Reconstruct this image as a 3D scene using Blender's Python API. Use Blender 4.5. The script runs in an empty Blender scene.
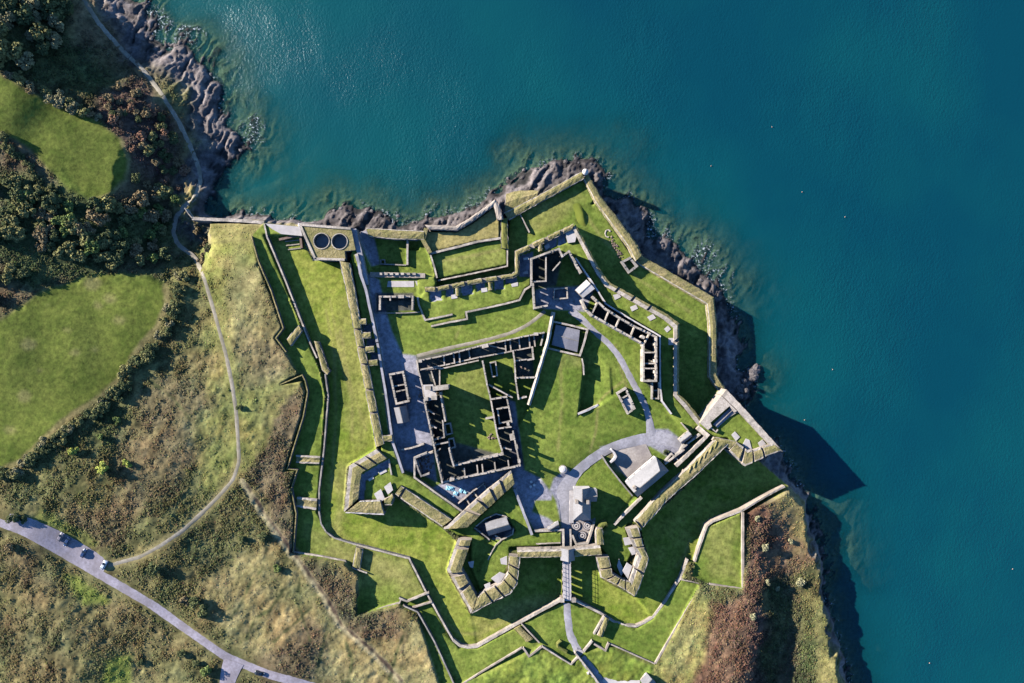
import bpy, math, random
import numpy as np
from mathutils import Vector
from mathutils.geometry import tessellate_polygon

random.seed(11)
RS = np.random.RandomState(7)
SC = bpy.context.scene
COL = SC.collection

# ------------------------------------------------------------------ plan scale
# The photograph looks straight down from a drone, so it is read as a map:
# a mark at (px, py) that lies at height z stands at plan position P(px, py, z).
HCAM, S0, CX, CY = 350.0, 0.46, 512.0, 341.5
SKY, EXPO, ALT = .08, 1.66, 0
AZ, EL = math.radians(22.5), math.radians(20.5)      # shadows run east, slightly south


def P(px, py, z):
    k = S0 * (1 - z / HCAM)
    return Vector(((px - CX) * k, (CY - py) * k, z))


def PN(pts, z):
    return [P(x, y, z) for x, y in pts]


# ------------------------------------------------------------------ numpy noise
def vnoise(x, y, scale, seed):
    x = x / scale; y = y / scale
    xi = np.floor(x).astype(np.int64); yi = np.floor(y).astype(np.int64)
    fx = x - xi; fy = y - yi
    fx = fx * fx * (3 - 2 * fx); fy = fy * fy * (3 - 2 * fy)

    def h(a, b):
        n = (a * 374761393 + b * 668265263 + seed * 1442695041) & 0x7fffffff
        n = ((n ^ (n >> 13)) * 1274126177) & 0x7fffffff
        n = (n ^ (n >> 16)) & 0xffffff
        return n / float(0xffffff)
    a = h(xi, yi); b = h(xi + 1, yi); c = h(xi, yi + 1); d = h(xi + 1, yi + 1)
    return (a * (1 - fx) + b * fx) * (1 - fy) + (c * (1 - fx) + d * fx) * fy


def fbm(x, y, scale, seed, oct=4, gain=.5):
    t = 0; a = 1; n = 0
    for i in range(oct):
        t = t + a * vnoise(x, y, scale / 2 ** i, seed + i * 17); n += a; a *= gain
    return t / n


def ridged(x, y, scale, seed, oct=3):
    t = 0; a = 1; n = 0
    for i in range(oct):
        t = t + a * (1 - np.abs(2 * vnoise(x, y, scale / 2 ** i, seed + i * 31) - 1)); n += a; a *= .5
    return t / n


def sdist(X, Y, poly, closed=True):
    """distance to a polyline and, when closed, the sign (negative inside)"""
    n = len(poly); d2 = np.full(X.shape, 1e18); ins = np.zeros(X.shape, bool)
    for i in range(n if closed else n - 1):
        x0, y0 = poly[i]; x1, y1 = poly[(i + 1) % n]
        dx, dy = x1 - x0, y1 - y0
        L = dx * dx + dy * dy + 1e-12
        t = np.clip(((X - x0) * dx + (Y - y0) * dy) / L, 0, 1)
        d2 = np.minimum(d2, (X - x0 - t * dx) ** 2 + (Y - y0 - t * dy) ** 2)
        if closed:
            c = ((y0 > Y) != (y1 > Y)) & (X < dx * (Y - y0) / (dy if abs(dy) > 1e-12 else 1e-12) + x0)
            ins ^= c
    d = np.sqrt(d2)
    return np.where(ins, -d, d) if closed else d


def smooth(e0, e1, x):
    t = np.clip((x - e0) / (e1 - e0), 0, 1)
    return t * t * (3 - 2 * t)


# ------------------------------------------------------------------ node helpers
def new_mat(name):
    m = bpy.data.materials.new(name); m.use_nodes = True
    nt = m.node_tree
    return m, nt, nt.nodes, nt.links, nt.nodes['Principled BSDF']


def stone_like(name, c1, c2, c3=None, scale=.8, rough=.9, bump=.25, detail=6, stains=0.0, spec=.25):
    """two tones in coarse patches, a third in fine grains, with bump"""
    m, nt, N, L, b = new_mat(name)
    tc = N.new('ShaderNodeTexCoord'); ge = N.new('ShaderNodeNewGeometry')
    n1 = N.new('ShaderNodeTexNoise'); n1.inputs['Scale'].default_value = scale; n1.inputs['Detail'].default_value = detail
    n1.inputs['Roughness'].default_value = .65
    n2 = N.new('ShaderNodeTexNoise'); n2.inputs['Scale'].default_value = scale * .16; n2.inputs['Detail'].default_value = 3
    L.new(ge.outputs['Position'], n1.inputs['Vector']); L.new(ge.outputs['Position'], n2.inputs['Vector'])
    r1 = N.new('ShaderNodeValToRGB'); r1.color_ramp.elements[0].position = .34; r1.color_ramp.elements[1].position = .66
    r1.color_ramp.elements[0].color = (*c1, 1); r1.color_ramp.elements[1].color = (*c2, 1)
    L.new(n1.outputs['Fac'], r1.inputs['Fac'])
    mx = N.new('ShaderNodeMix'); mx.data_type = 'RGBA'
    r2 = N.new('ShaderNodeValToRGB'); r2.color_ramp.elements[0].position = .42; r2.color_ramp.elements[1].position = .62
    L.new(n2.outputs['Fac'], r2.inputs['Fac'])
    mm = N.new('ShaderNodeMath'); mm.operation = 'MULTIPLY'; mm.inputs[1].default_value = .6
    L.new(r2.outputs['Color'], mm.inputs[0]); L.new(mm.outputs[0], mx.inputs['Factor'])
    L.new(r1.outputs['Color'], mx.inputs['A'])
    c3 = c3 or tuple(v * .7 for v in c1)
    mx.inputs['B'].default_value = (*c3, 1)
    L.new(mx.outputs['Result'], b.inputs['Base Color'])
    bp = N.new('ShaderNodeBump'); bp.inputs['Strength'].default_value = bump; bp.inputs['Distance'].default_value = .3
    L.new(n1.outputs['Fac'], bp.inputs['Height']); L.new(bp.outputs['Normal'], b.inputs['Normal'])
    b.inputs['Roughness'].default_value = rough; b.inputs['Specular IOR Level'].default_value = spec
    return m


def attr_mat(name, lo=.7, hi=1.35, scale=.55, bump=.35, rough=.95, trans=0.0):
    """albedo from the mesh's Col attribute, broken up by fine procedural noise"""
    m, nt, N, L, b = new_mat(name)
    at = N.new('ShaderNodeAttribute'); at.attribute_name = 'Col'
    ge = N.new('ShaderNodeNewGeometry')
    n1 = N.new('ShaderNodeTexNoise'); n1.inputs['Scale'].default_value = scale; n1.inputs['Detail'].default_value = 8
    n1.inputs['Roughness'].default_value = .72
    L.new(ge.outputs['Position'], n1.inputs['Vector'])
    mr = N.new('ShaderNodeMapRange'); mr.inputs['From Min'].default_value = .3; mr.inputs['From Max'].default_value = .7
    mr.inputs['To Min'].default_value = lo; mr.inputs['To Max'].default_value = hi
    L.new(n1.outputs['Fac'], mr.inputs['Value'])
    vm = N.new('ShaderNodeVectorMath'); vm.operation = 'SCALE'
    L.new(at.outputs['Color'], vm.inputs[0]); L.new(mr.outputs['Result'], vm.inputs['Scale'])
    L.new(vm.outputs['Vector'], b.inputs['Base Color'])
    if bump:
        bp = N.new('ShaderNodeBump'); bp.inputs['Strength'].default_value = bump; bp.inputs['Distance'].default_value = .25
        L.new(n1.outputs['Fac'], bp.inputs['Height']); L.new(bp.outputs['Normal'], b.inputs['Normal'])
    b.inputs['Roughness'].default_value = rough; b.inputs['Specular IOR Level'].default_value = .12
    return m


def plain(name, c, rough=.6, metal=0.0, spec=.4):
    m, nt, N, L, b = new_mat(name)
    ge = N.new('ShaderNodeNewGeometry')
    n1 = N.new('ShaderNodeTexNoise'); n1.inputs['Scale'].default_value = 2.5; n1.inputs['Detail'].default_value = 4
    L.new(ge.outputs['Position'], n1.inputs['Vector'])
    mr = N.new('ShaderNodeMapRange'); mr.inputs['To Min'].default_value = .85; mr.inputs['To Max'].default_value = 1.15
    L.new(n1.outputs['Fac'], mr.inputs['Value'])
    vm = N.new('ShaderNodeVectorMath'); vm.operation = 'SCALE'; vm.inputs[0].default_value = c
    L.new(mr.outputs['Result'], vm.inputs['Scale']); L.new(vm.outputs['Vector'], b.inputs['Base Color'])
    b.inputs['Roughness'].default_value = rough; b.inputs['Metallic'].default_value = metal
    b.inputs['Specular IOR Level'].default_value = spec
    return m


M = {}
M['stone'] = stone_like('masonry', (.25, .205, .165), (.38, .315, .255), (.16, .13, .105), 1.3)
M['pale'] = stone_like('pale_coping', (.27, .225, .18), (.50, .43, .36), (.15, .13, .10), 1.5)
M['grey'] = stone_like('grey_masonry', (.17, .15, .13), (.33, .29, .255), (.10, .095, .085), 1.5)
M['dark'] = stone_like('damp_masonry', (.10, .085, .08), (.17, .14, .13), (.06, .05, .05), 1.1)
M['brown'] = stone_like('brown_rubble', (.14, .09, .07), (.26, .19, .15), (.09, .06, .05), 1.0)
M['white'] = stone_like('limewash', (.44, .40, .375), (.58, .53, .49), (.32, .285, .265), .9, bump=.1)
M['pave'] = stone_like('paving', (.23, .215, .228), (.35, .328, .35), (.165, .155, .16), .9, bump=.12)
M['slab'] = stone_like('pale_slab', (.37, .335, .315), (.47, .425, .40), (.29, .26, .25), .9, bump=.1)
M['flag'] = stone_like('flagstones', (.26, .22, .19), (.37, .32, .28), (.18, .15, .14), 1.0, bump=.2)
M['tar'] = stone_like('worn_tarmac', (.21, .185, .205), (.33, .295, .335), (.17, .145, .15), .9, bump=.08)
M['gravel'] = stone_like('gravel', (.20, .17, .13), (.32, .28, .22), (.15, .13, .085), .8, bump=.15)
M['slate'] = stone_like('slate', (.15, .145, .16), (.21, .20, .22), (.11, .105, .12), 1.4, rough=.55, bump=.15, spec=.5)
M['paleslate'] = stone_like('weathered_pale_slate', (.145, .135, .135), (.20, .187, .187), (.11, .103, .103), 1.2, rough=.55, bump=.12, spec=.5)
M['turf'] = stone_like('dry_turf', (.15, .122, .05), (.32, .26, .13), (.125, .125, .042), 1.3, bump=.9, rough=1, spec=.05)
M['turfg'] = stone_like('bank_turf', (.105, .115, .03), (.18, .165, .05), (.07, .09, .02), .8, bump=.5, rough=1, spec=.05)
M['lawn'] = stone_like('mown_turf', (.115, .135, .022), (.16, .175, .034), (.10, .12, .02), .5, bump=.2, rough=1, spec=.05)
M['timber'] = stone_like('bleached_timber', (.36, .33, .33), (.48, .44, .44), (.28, .25, .26), 1.5, bump=.2)
M['bark'] = stone_like('bark', (.05, .035, .025), (.09, .065, .045), None, 2.0)
M['tarp'] = plain('pale_blue_sheet', (.20, .42, .52), .4)
M['blackcar'] = plain('black_car_paint', (.012, .014, .02), .25, spec=.6)
M['silver'] = plain('silver_car_paint', (.62, .64, .66), .3, .3, .6)
M['bluecar'] = plain('dark_blue_car_paint', (.02, .04, .10), .25, spec=.6)
M['greycar'] = plain('grey_car_paint', (.16, .14, .16), .3, spec=.6)
M['glass'] = plain('car_glass', (.02, .028, .035), .08, spec=.8)
M['rubber'] = plain('tyre_rubber', (.02, .02, .02), .9)
M['rim'] = plain('alloy', (.45, .45, .46), .35, .8)
M['lamp'] = plain('lamp_lens', (.7, .68, .6), .15)
M['buoy'] = plain('white_float', (.30, .30, .29), .6)
M['orange'] = plain('orange_float', (.7, .25, .06), .4)
M['rope'] = plain('rope', (.2, .17, .12), .9)
M['skin'] = plain('skin', (.45, .28, .2), .6)
M['cloth_dark'] = plain('dark_clothes', (.03, .03, .05), .9)
M['iron'] = plain('iron', (.05, .05, .055), .5, .4)
M['ground'] = attr_mat('ground_cover', .50, 1.55, .6, .7)
M['scrub'] = attr_mat('scrub_foliage', .7, 1.35, 1.2, 0)
M['leaf'] = attr_mat('leaves', .7, 1.3, 1.5, 0)
M['rock'] = stone_like('shore_rock', (.055, .047, .045), (.19, .165, .155), (.035, .03, .03), 1.4, bump=.8, rough=.7)

# ------------------------------------------------------------------ objects
ORG = {}       # world origin of each object, so parts can be written in world coordinates


def props(o, label, cat, group=None):
    o['label'] = label; o['category'] = cat; o['kind'] = 'thing'
    if group: o['group'] = group
    return o


def thing(name, label, cat, loc=(0, 0, 0), group=None):
    o = bpy.data.objects.new(name, None); COL.objects.link(o)
    o.location = loc; o.empty_display_size = .5
    ORG[o.name] = Vector(loc)
    return props(o, label, cat, group)


class MB:
    def __init__(s):
        s.v = []; s.f = []; s.m = []

    def add(s, vs, fs, mi=0):
        b = len(s.v); s.v += [tuple(v) for v in vs]
        s.f += [tuple(i + b for i in f) for f in fs]
        s.m += [mi] * len(fs) if isinstance(mi, int) else list(mi)

    def prism(s, pts, zb, zt, mt=0, ms=0, holes=(), jit=0.0):
        """vertical prism over a polygon (plan points), optional round holes"""
        loops = [[Vector((p[0], p[1], 0)) for p in pts]] + [[Vector((p[0], p[1], 0)) for p in h] for h in holes]
        tris = tessellate_polygon(loops)
        flat = [p for l in loops for p in l]
        n = len(flat)
        zz = zt if callable(zt) else (lambda x, y: zt)
        top = [(p.x, p.y, zz(p.x, p.y) + random.uniform(-jit, jit)) for p in flat]
        bot = [(p.x, p.y, zb) for p in flat]
        tf = []
        for t in tris:
            a, b, c = (flat[i] for i in t)
            cr = (b.x - a.x) * (c.y - a.y) - (b.y - a.y) * (c.x - a.x)
            tf.append(tuple(t) if cr > 0 else (t[0], t[2], t[1]))
        s.add(top, tf, mt)
        b = 0
        for li, l in enumerate(loops):
            k = len(l)
            area = sum(l[i].x * l[(i + 1) % k].y - l[(i + 1) % k].x * l[i].y for i in range(k))
            ccw = (area > 0) == (li == 0)
            vs = top[b:b + k] + bot[b:b + k]
            fs = []
            for i in range(k):
                j = (i + 1) % k
                fs.append((i, k + i, k + j, j) if ccw else (j, k + j, k + i, i))
            s.add(vs, fs, ms); b += k

    def box(s, c, d, u, hl, hw, z0, z1, mi=0, top=None):
        """box about plan point c along unit direction d"""
        nx, ny = -d[1], d[0]
        q = []
        for a, b in ((-1, -1), (1, -1), (1, 1), (-1, 1)):
            q.append((c[0] + d[0] * hl * a + nx * hw * b, c[1] + d[1] * hl * a + ny * hw * b))
        vs = [(x, y, z0) for x, y in q] + [(x, y, z1) for x, y in q]
        s.add(vs, [(4, 5, 6, 7), (0, 1, 5, 4), (1, 2, 6, 5), (2, 3, 7, 6), (3, 0, 4, 7), (3, 2, 1, 0)],
              [mi if top is None else top] + [mi] * 5)

    def obj(s, name, mats, parent=None, smooth_=False):
        me = bpy.data.meshes.new(name)
        o = bpy.data.objects.new(name, me)
        org = ORG[parent.name] if parent else Vector((0, 0, 0))
        if not parent and s.v:
            a = np.array(s.v); org = Vector((float(a[:, 0].mean()), float(a[:, 1].mean()), float(a[:, 2].min())))
            o.location = org
        me.from_pydata([(v[0] - org[0], v[1] - org[1], v[2] - org[2]) for v in s.v], [], s.f)
        if not isinstance(mats, (list, tuple)): mats = [mats]
        for m in mats: me.materials.append(M[m] if isinstance(m, str) else m)
        me.polygons.foreach_set('material_index', s.m)
        if smooth_: me.polygons.foreach_set('use_smooth', [True] * len(s.f))
        me.update()
        COL.objects.link(o)
        if parent: o.parent = parent
        ORG[o.name] = Vector(org)
        return o


def resample(pts, step):
    out = []
    for a, b in zip(pts[:-1], pts[1:]):
        n = max(1, int(round(((b[0] - a[0]) ** 2 + (b[1] - a[1]) ** 2) ** .5 / step)))
        for i in range(n):
            t = i / n; out.append(tuple(a[k] + (b[k] - a[k]) * t for k in range(len(a))))
    out.append(tuple(pts[-1]))
    return out


def offset(pts, d):
    """mitred parallel of a plan polyline, d metres to its left"""
    n = len(pts); out = []
    for i in range(n):
        a = pts[max(i - 1, 0)]; b = pts[i]; c = pts[min(i + 1, n - 1)]
        d1 = Vector((b[0] - a[0], b[1] - a[1])); d2 = Vector((c[0] - b[0], c[1] - b[1]))
        if d1.length < 1e-6: d1 = d2
        if d2.length < 1e-6: d2 = d1
        d1.normalize(); d2.normalize()
        n1 = Vector((-d1.y, d1.x)); n2 = Vector((-d2.y, d2.x))
        m = n1 + n2
        if m.length < .3: m = n1.copy()
        m.normalize()
        k = d / max(.45, m.dot(n1))
        out.append((b[0] + m.x * k, b[1] + m.y * k))
    return out


FLAT = ((0, 0, 0), (1, 0, 0))
ROUGH = ((0, 0, 1), (.16, .0, 0), (.2, .12, 0), (.5, .38, 0), (.85, .15, 0), (1, -.12, 0))
COPED = ((0, 0, 1), (.12, .0, 0), (.5, .2, 0), (.86, .06, 1), (1, 0, 0))


def strip(mb, A, B, zt, zb, prof=FLAT, jit=.04, ms=1):
    """ridge of masonry/turf between two plan polylines with equal counts; profile = (across, rise, material of the
    strip that starts here).  Sides use material ms."""
    n = len(A); k = len(prof)
    zf = zt if callable(zt) else (lambda i: zt)
    lat = min(.16, .12 * math.hypot(A[0][0] - B[0][0], A[0][1] - B[0][1])) * (.9 if k > 3 else .6)
    vs = []
    for i in range(n):
        a, b = A[i], B[i]
        for j, (s_, dz, _) in enumerate(prof):
            w = 0 if j in (0, k - 1) else jit * 1.5
            t = s_ + (random.uniform(-.02, .02) if 0 < j < k - 1 and k > 2 else 0)
            vs.append((a[0] + (b[0] - a[0]) * t, a[1] + (b[1] - a[1]) * t,
                       zf(i) + dz + random.uniform(-jit, jit) + random.uniform(-w, w)))
        if 0 < i < n - 1:
            for q0 in (len(vs) - k, len(vs) - 1):
                v0 = vs[q0]; vs[q0] = (v0[0] + random.uniform(-1, 1) * lat, v0[1] + random.uniform(-1, 1) * lat, v0[2])
        vs.append((a[0], a[1], zb)); vs.append((b[0], b[1], zb))
    q = k + 2
    # orientation: make tops face up
    a0, b0, a1 = A[0], B[0], A[1]
    up = (a1[0] - a0[0]) * (b0[1] - a0[1]) - (a1[1] - a0[1]) * (b0[0] - a0[0]) > 0
    fs = []; ms_ = []

    def face(f, m):
        fs.append(f if up else tuple(reversed(f))); ms_.append(m)
    for i in range(n - 1):
        o, p = i * q, (i + 1) * q
        for j in range(k - 1):
            face((o + j, p + j, p + j + 1, o + j + 1), prof[j][2])
        face((o, o + k, p + k, p), ms)
        face((o + k - 1, p + k - 1, p + k + 1, o + k + 1), ms)
    for o, rev in ((0, False), ((n - 1) * q, True)):
        f = [o + k] + [o + j for j in range(k)] + [o + k + 1]
        face(tuple(reversed(f)) if rev else tuple(f), ms)
    mb.add(vs, fs, ms_)


def wall(name, label, pts, wpx, zt, zb, mats=('pale', 'stone'), cat='wall', parent=None, prof=FLAT, jit=.05, group=None, step=1.6):
    """free-standing or retaining wall along a pixel polyline; pts may carry their own top height as a third value"""
    pl = [P(p[0], p[1], p[2] if len(p) > 2 else zt) for p in pts]
    pl = resample([tuple(v) for v in pl], step)
    w = wpx * S0 * (1 - zt / HCAM)
    A = offset([(p[0], p[1]) for p in pl], w / 2); B = offset([(p[0], p[1]) for p in pl], -w / 2)
    mb = MB()
    strip(mb, A, B, lambda i: pl[i][2], zb, prof, jit)
    o = mb.obj(name, mats, parent)
    if not parent: props(o, label, cat, group)
    elif label: o['label'] = label
    return o


def sheet_mesh(name, mb_pts, zf, mat, parent=None):
    pass

# ------------------------------------------------------------------ the lie of the land
def axis(lo, hi, fine, far):
    a = list(np.arange(lo, hi + fine * .5, fine))
    st = fine; x = a[-1]; up = []
    while x < far:
        st *= 1.15; x += st; up.append(x)
    st = fine; x = a[0]; dn = []
    while x > -far:
        st *= 1.15; x -= st; dn.append(x)
    return np.array(dn[::-1] + a + up)


GX = axis(-250, 182, .55, 2500); GY = axis(-168, 166, .55, 2500)
X, Y = np.meshgrid(GX, GY)

COAST = [(60, -900), (100, -200), (112, -60), (120, -25), (128, -2), (141, 3), (151, 20), (148, 36), (160, 39), (171, 49), (186, 46), (192, 58),
         (205, 65), (209, 75), (222, 80), (227, 95), (217, 105), (222, 118), (235, 131), (243, 148), (239, 158), (227, 166), (221, 176),
         (214, 186), (208, 200), (205, 213), (215, 217), (262, 218), (300, 222), (324, 222), (331, 209), (343, 205), (356, 213), (372, 208),
         (381, 214), (398, 224), (418, 226), (430, 217), (447, 217), (462, 211), (480, 203), (497, 195), (505, 186), (511, 181), (530, 171), (552, 163),
         (575, 159), (596, 164), (607, 173), (602, 183), (604, 194), (616, 199), (628, 193), (636, 204), (648, 216), (645, 230), (652, 241),
         (664, 239), (677, 244), (686, 256), (697, 262), (702, 277), (716, 287), (724, 297), (727, 314), (735, 325), (738, 350), (735, 368),
         (748, 371), (755, 380), (745, 398), (734, 402), (748, 418), (764, 434), (783, 452), (788, 468), (794, 488), (806, 496), (811, 516),
         (814, 540), (822, 563), (821, 588), (829, 608), (836, 640), (843, 668), (849, 690), (860, 760), (905, 900), (1000, 1500), (1300, 3500), (-3000, 4500), (-6000, 2500), (-6000, -3500), (-900, -3500)]
CW = [(P(x, y, 0).x, P(x, y, 0).y) for x, y in COAST]

CTRL = [(-400, 0, 34), (-300, 400, 34), (-200, 700, 34), (0, 20, 22), (60, 40, 17), (95, 20, 10), (0, 100, 22.5), (60, 140, 18.5), (110, 130, 14.6), (128, 160, 13.8), (118, 150, 14.5), (112, 185, 14.6), (95, 160, 16), (90, 130, 16.2), (140, 130, 11.8), (150, 110, 9), (140, 70, 8), (175, 110, 5.5), (160, 60, 5.5),
        (205, 100, 3), (215, 140, 3), (120, 190, 14), (138, 165, 12.8), (165, 170, 11.5), (195, 170, 7), (182, 130, 6), (60, 230, 19.5), (120, 240, 15.5), (160, 240, 12), (190, 250, 11), (205, 225, 9.5), (0, 250, 23.5), (0, 350, 25), (60, 350, 22),
        (120, 340, 19), (160, 320, 16), (205, 290, 13), (235, 260, 12.2), (225, 340, 14.5), (240, 400, 15.2), (200, 400, 17), (150, 440, 20), (60, 470, 24), (0, 520, 27), (235, 480, 17), (130, 555, 22), (110, 570, 23), (40, 640, 27), (200, 640, 21.5),
        (260, 672, 20.5), (270, 560, 17.5), (330, 600, 16.5), (260, 290, 14.6), (280, 330, 14.8), (285, 400, 14.8), (295, 440, 14.7), (280, 500, 15), (300, 540, 14.9), (350, 590, 15.1), (400, 625, 15.3), (440, 660, 15.5), (250, 440, 15.8), (240, 350, 14.6),
        (480, 680, 15.5), (540, 670, 15), (600, 680, 15), (600, 640, 14.2), (540, 640, 14.2), (650, 680, 15.5), (690, 640, 15), (640, 640, 13.5), (720, 550, 12.8), (750, 515, 12.5), (752, 545, 14),
        (735, 600, 15), (755, 590, 17), (757, 630, 17.5), (740, 660, 17.5), (782, 545, 6), (783, 590, 4.5), (785, 630, 4.5), (790, 670, 5), (806, 540, 7.5), (815, 590, 8.5), (822, 630, 8.5), (838, 675, 8.5), (805, 640, 7),
        (500, 800, 19), (800, 900, 19), (300, 900, 27), (-100, 900, 33), (0, -200, 24), (60, -100, 16)]


def base_height(x, y):
    num = 0; den = 0
    for px, py, z in CTRL:
        p = P(px, py, z)
        w = 1 / ((x - p.x) ** 2 + (y - p.y) ** 2 + 15.0 ** 2) ** 2.2
        num = num + w * z; den = den + w
    return num / den


Z0 = base_height(X, Y)
DC = sdist(X, Y, CW)                                   # + at sea, - on land
wob = (fbm(X, Y, 9, 5) - .5) * 7
DCW = DC + wob * (np.abs(DC) < 60)
UU, VV = X * .50 + Y * .866, X * .866 - Y * .50            # strata run up-right
ROCKN = ridged(UU * .42 + fbm(X, Y, 12, 8, 3) * 6, VV + fbm(X, Y, 8, 18, 3) * 6, 3.4, 3, 5) ** 1.4 * .85 + .28 * fbm(X, Y, 1.5, 77, 3)
land = np.maximum(-DCW, 0); sea = np.maximum(DCW, 0)
sc = P(205, 203, 5); steep = np.maximum(smooth(100, 125, X) * smooth(-55, -75, Y), np.exp(-((X - sc.x) ** 2 + (Y - sc.y) ** 2) / 9.0 ** 2))
wq = P(210, 216, 6); we = P(306, 216, 6)
steep = np.maximum(steep, smooth(wq.x - 4, wq.x + 6, X) * smooth(we.x + 6, we.x - 2, X) * smooth(wq.y + 1, wq.y - 2, Y))
gentle = .1 + .12 * np.minimum(land, 13) + .5 * np.maximum(land - 13, 0)
cliff = gentle * (1 - steep) + (.2 + 1.4 * land) * steep + (ROCKN - .45) * (3.6 + 1.5 * steep) * smooth(-1, 3, land) * (1 - smooth(12, 20, land))
tus = (fbm(X, Y, 2.6, 9, 3) - .5) * .9 + (fbm(X, Y, 11, 19, 3) - .5) * .9
def rough_field(poly):
    w = [(P(x, y, 27).x, P(x, y, 27).y) for x, y in poly]
    return smooth(4, -4, sdist(X, Y, w))


FIELD1 = [(-60, 60), (0, 72), (30, 92), (70, 108), (100, 124), (122, 142), (129, 160), (127, 180), (112, 193), (92, 198), (70, 190), (40, 160), (15, 140), (-60, 110)]
FIELD2 = [(-60, 330), (0, 318), (40, 292), (80, 279), (120, 274), (150, 276), (166, 285), (167, 305), (158, 325), (135, 350), (122, 375), (100, 395), (72, 412), (45, 435), (20, 460), (0, 468), (-60, 480)]
tus = tus * (1 - .88 * np.maximum(rough_field(FIELD1), rough_field(FIELD2)))
def on_base(pts):
    out = []
    for px, py in pts:
        z = 15.0
        for _ in range(8):
            p = P(px, py, z); z = .5 * z + .5 * float(base_height(p.x, p.y))
        out.append(P(px, py, z).to_tuple()[:2])
    return out


WAY = np.zeros(X.shape)                                  # graded roadbeds
for pts, hw in (([(-40, 505), (0, 521), (20, 528), (60, 548), (100, 572), (150, 604), (200, 639), (224, 656), (240, 663), (270, 675), (300, 684), (345, 696)], 5), ([(232, 662), (222, 715)], 5),
                ([(108, 566), (140, 557), (182, 531), (203, 512), (218, 497), (233, 480), (239, 462), (238, 440), (236, 412), (226, 355), (215, 315), (204, 278), (188, 252), (178, 245), (173, 232), (176, 218), (196, 196), (201, 182), (198, 165), (178, 120), (145, 72), (122, 50), (84, 0), (70, -25)], 2.2)):
    WAY = np.maximum(WAY, smooth(hw + 1.5, hw, sdist(X, Y, on_base(pts), False)))
tus = tus * (1 - .96 * WAY)
ZL = np.minimum(Z0 + tus * smooth(0, 14, -DC), np.maximum(cliff, .05))
shelf = smooth(60, 5, sea)
REEF = smooth(.40, .62, fbm(X, Y, 34, 61, 3))
ZS = -.25 - sea * (.05 + .12 * (1 - REEF)) - .02 * np.maximum(sea - 9, 0) ** 1.7 + (ROCKN - .6) * 3.6 * np.exp(-sea / (5 + 7 * REEF)) + (fbm(X, Y, 5, 44, 4) - .5) * 1.8 * np.exp(-sea / 18)
ZS = np.minimum(ZS, 1.3)
ZS = np.maximum(ZS, -28)
Z = np.where(DCW < 0, ZL, ZS)

KIND = np.zeros(X.shape, np.int16)                      # 0: open country, painted below
SMOOTHED = np.zeros(X.shape, bool)
LEVELS = []


def LV(pts, kind, rough=.12, z=None, at=None):
    """a made level of the fort: plane through its pixel corners (each with its own height)"""
    if z is not None: pts = [(x, y, z) for x, y in pts]
    w = [P(*p) for p in pts]
    A = np.array([[p.x, p.y, 1] for p in w]); b = np.array([p.z for p in w])
    co = np.linalg.lstsq(A, b, rcond=1e-6)[0] if np.ptp(b) > .01 else np.array([0, 0, b[0]])
    poly = [P(q[0], q[1], at).to_tuple()[:2] for q in pts] if at else [(p.x, p.y) for p in w]
    x0 = min(p[0] for p in poly) - 1; x1 = max(p[0] for p in poly) + 1
    y0 = min(p[1] for p in poly) - 1; y1 = max(p[1] for p in poly) + 1
    i0, i1 = np.searchsorted(GX, [x0, x1]); j0, j1 = np.searchsorted(GY, [y0, y1])
    sl = (slice(j0, j1), slice(i0, i1))
    dd = sdist(X[sl], Y[sl], poly); m = dd < 0; soft = np.clip(.5 - dd / .9, 0, 1)
    zz = co[0] * X[sl] + co[1] * Y[sl] + co[2] + (fbm(X[sl], Y[sl], 4, 70, 3) - .5) * 2 * rough
    Z[sl] = Z[sl] * (1 - soft) + zz * soft; KIND[sl] = np.where(m, kind, KIND[sl]); SMOOTHED[sl] |= m


LAWN, DITCH, ROUGHG, PAVE, FLOOR, DRYB, COUNTRY = 1, 2, 3, 4, 5, 6, 8
# outworks first, then the ditch, then the body of the fort, then its terraces
LV([(252, 232), (263, 222), (300, 226), (303, 236), (290, 300), (310, 345), (320, 372), (325, 395), (322, 447), (318, 512), (332, 538), (357, 545), (409, 558), (427, 594),
    (447, 630), (460, 646), (450, 672), (418, 612), (404, 606), (399, 603), (358, 613), (360, 574), (345, 561), (293, 552), (296, 514), (291, 487), (297, 470), (286, 470),
    (292, 450), (302, 417), (307, 392), (303, 381), (282, 384), (300, 374), (286, 350), (276, 338), (284, 328), (270, 290), (258, 262)], LAWN, .15, 12.3)
LV([(209, 221.5, 11), (264, 224, 11.2), (251, 236, 13.2), (258, 262, 14.2), (232, 290, 13.8), (214, 272, 13), (206, 248, 11.6)], COUNTRY, .25)
LV([(418, 612, 13), (452, 640, 12.9), (460, 646, 12.9), (517, 624, 13), (562, 600, 13.6), (575, 600, 13.6), (600, 613, 13), (635, 627, 12.6), (665, 600, 12.4), (680, 578, 12.3),
    (700, 583, 12.5), (655, 664, 13.3), (609, 645, 13.4), (584, 652, 14), (571, 664, 14), (541, 646, 13.6), (460, 684, 14), (440, 684, 14)], LAWN, .15)
LV([(266, 236, 9.5), (303, 237, 9.5), (313, 258, 9.5), (345, 262, 9.7), (377, 449, 10.5), (348, 466, 10.5), (344, 512, 10.8), (318, 512, 10.8), (327, 395, 10.4), (322, 372, 10.3),
    (309, 341, 10.1), (285, 280, 9.8)], DITCH)
LV([(318, 512, 10.8), (344, 510, 10.8), (385, 512, 10.9), (396, 496, 10.9), (444, 528, 11), (457, 540, 11), (447, 570, 11), (471, 614, 11), (512, 623, 11), (477, 646, 11.4), (460, 646, 11.4),
    (447, 630, 11.3), (427, 594, 11.3), (409, 558, 11.2), (357, 544, 11), (332, 537, 11)], DITCH)
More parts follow.
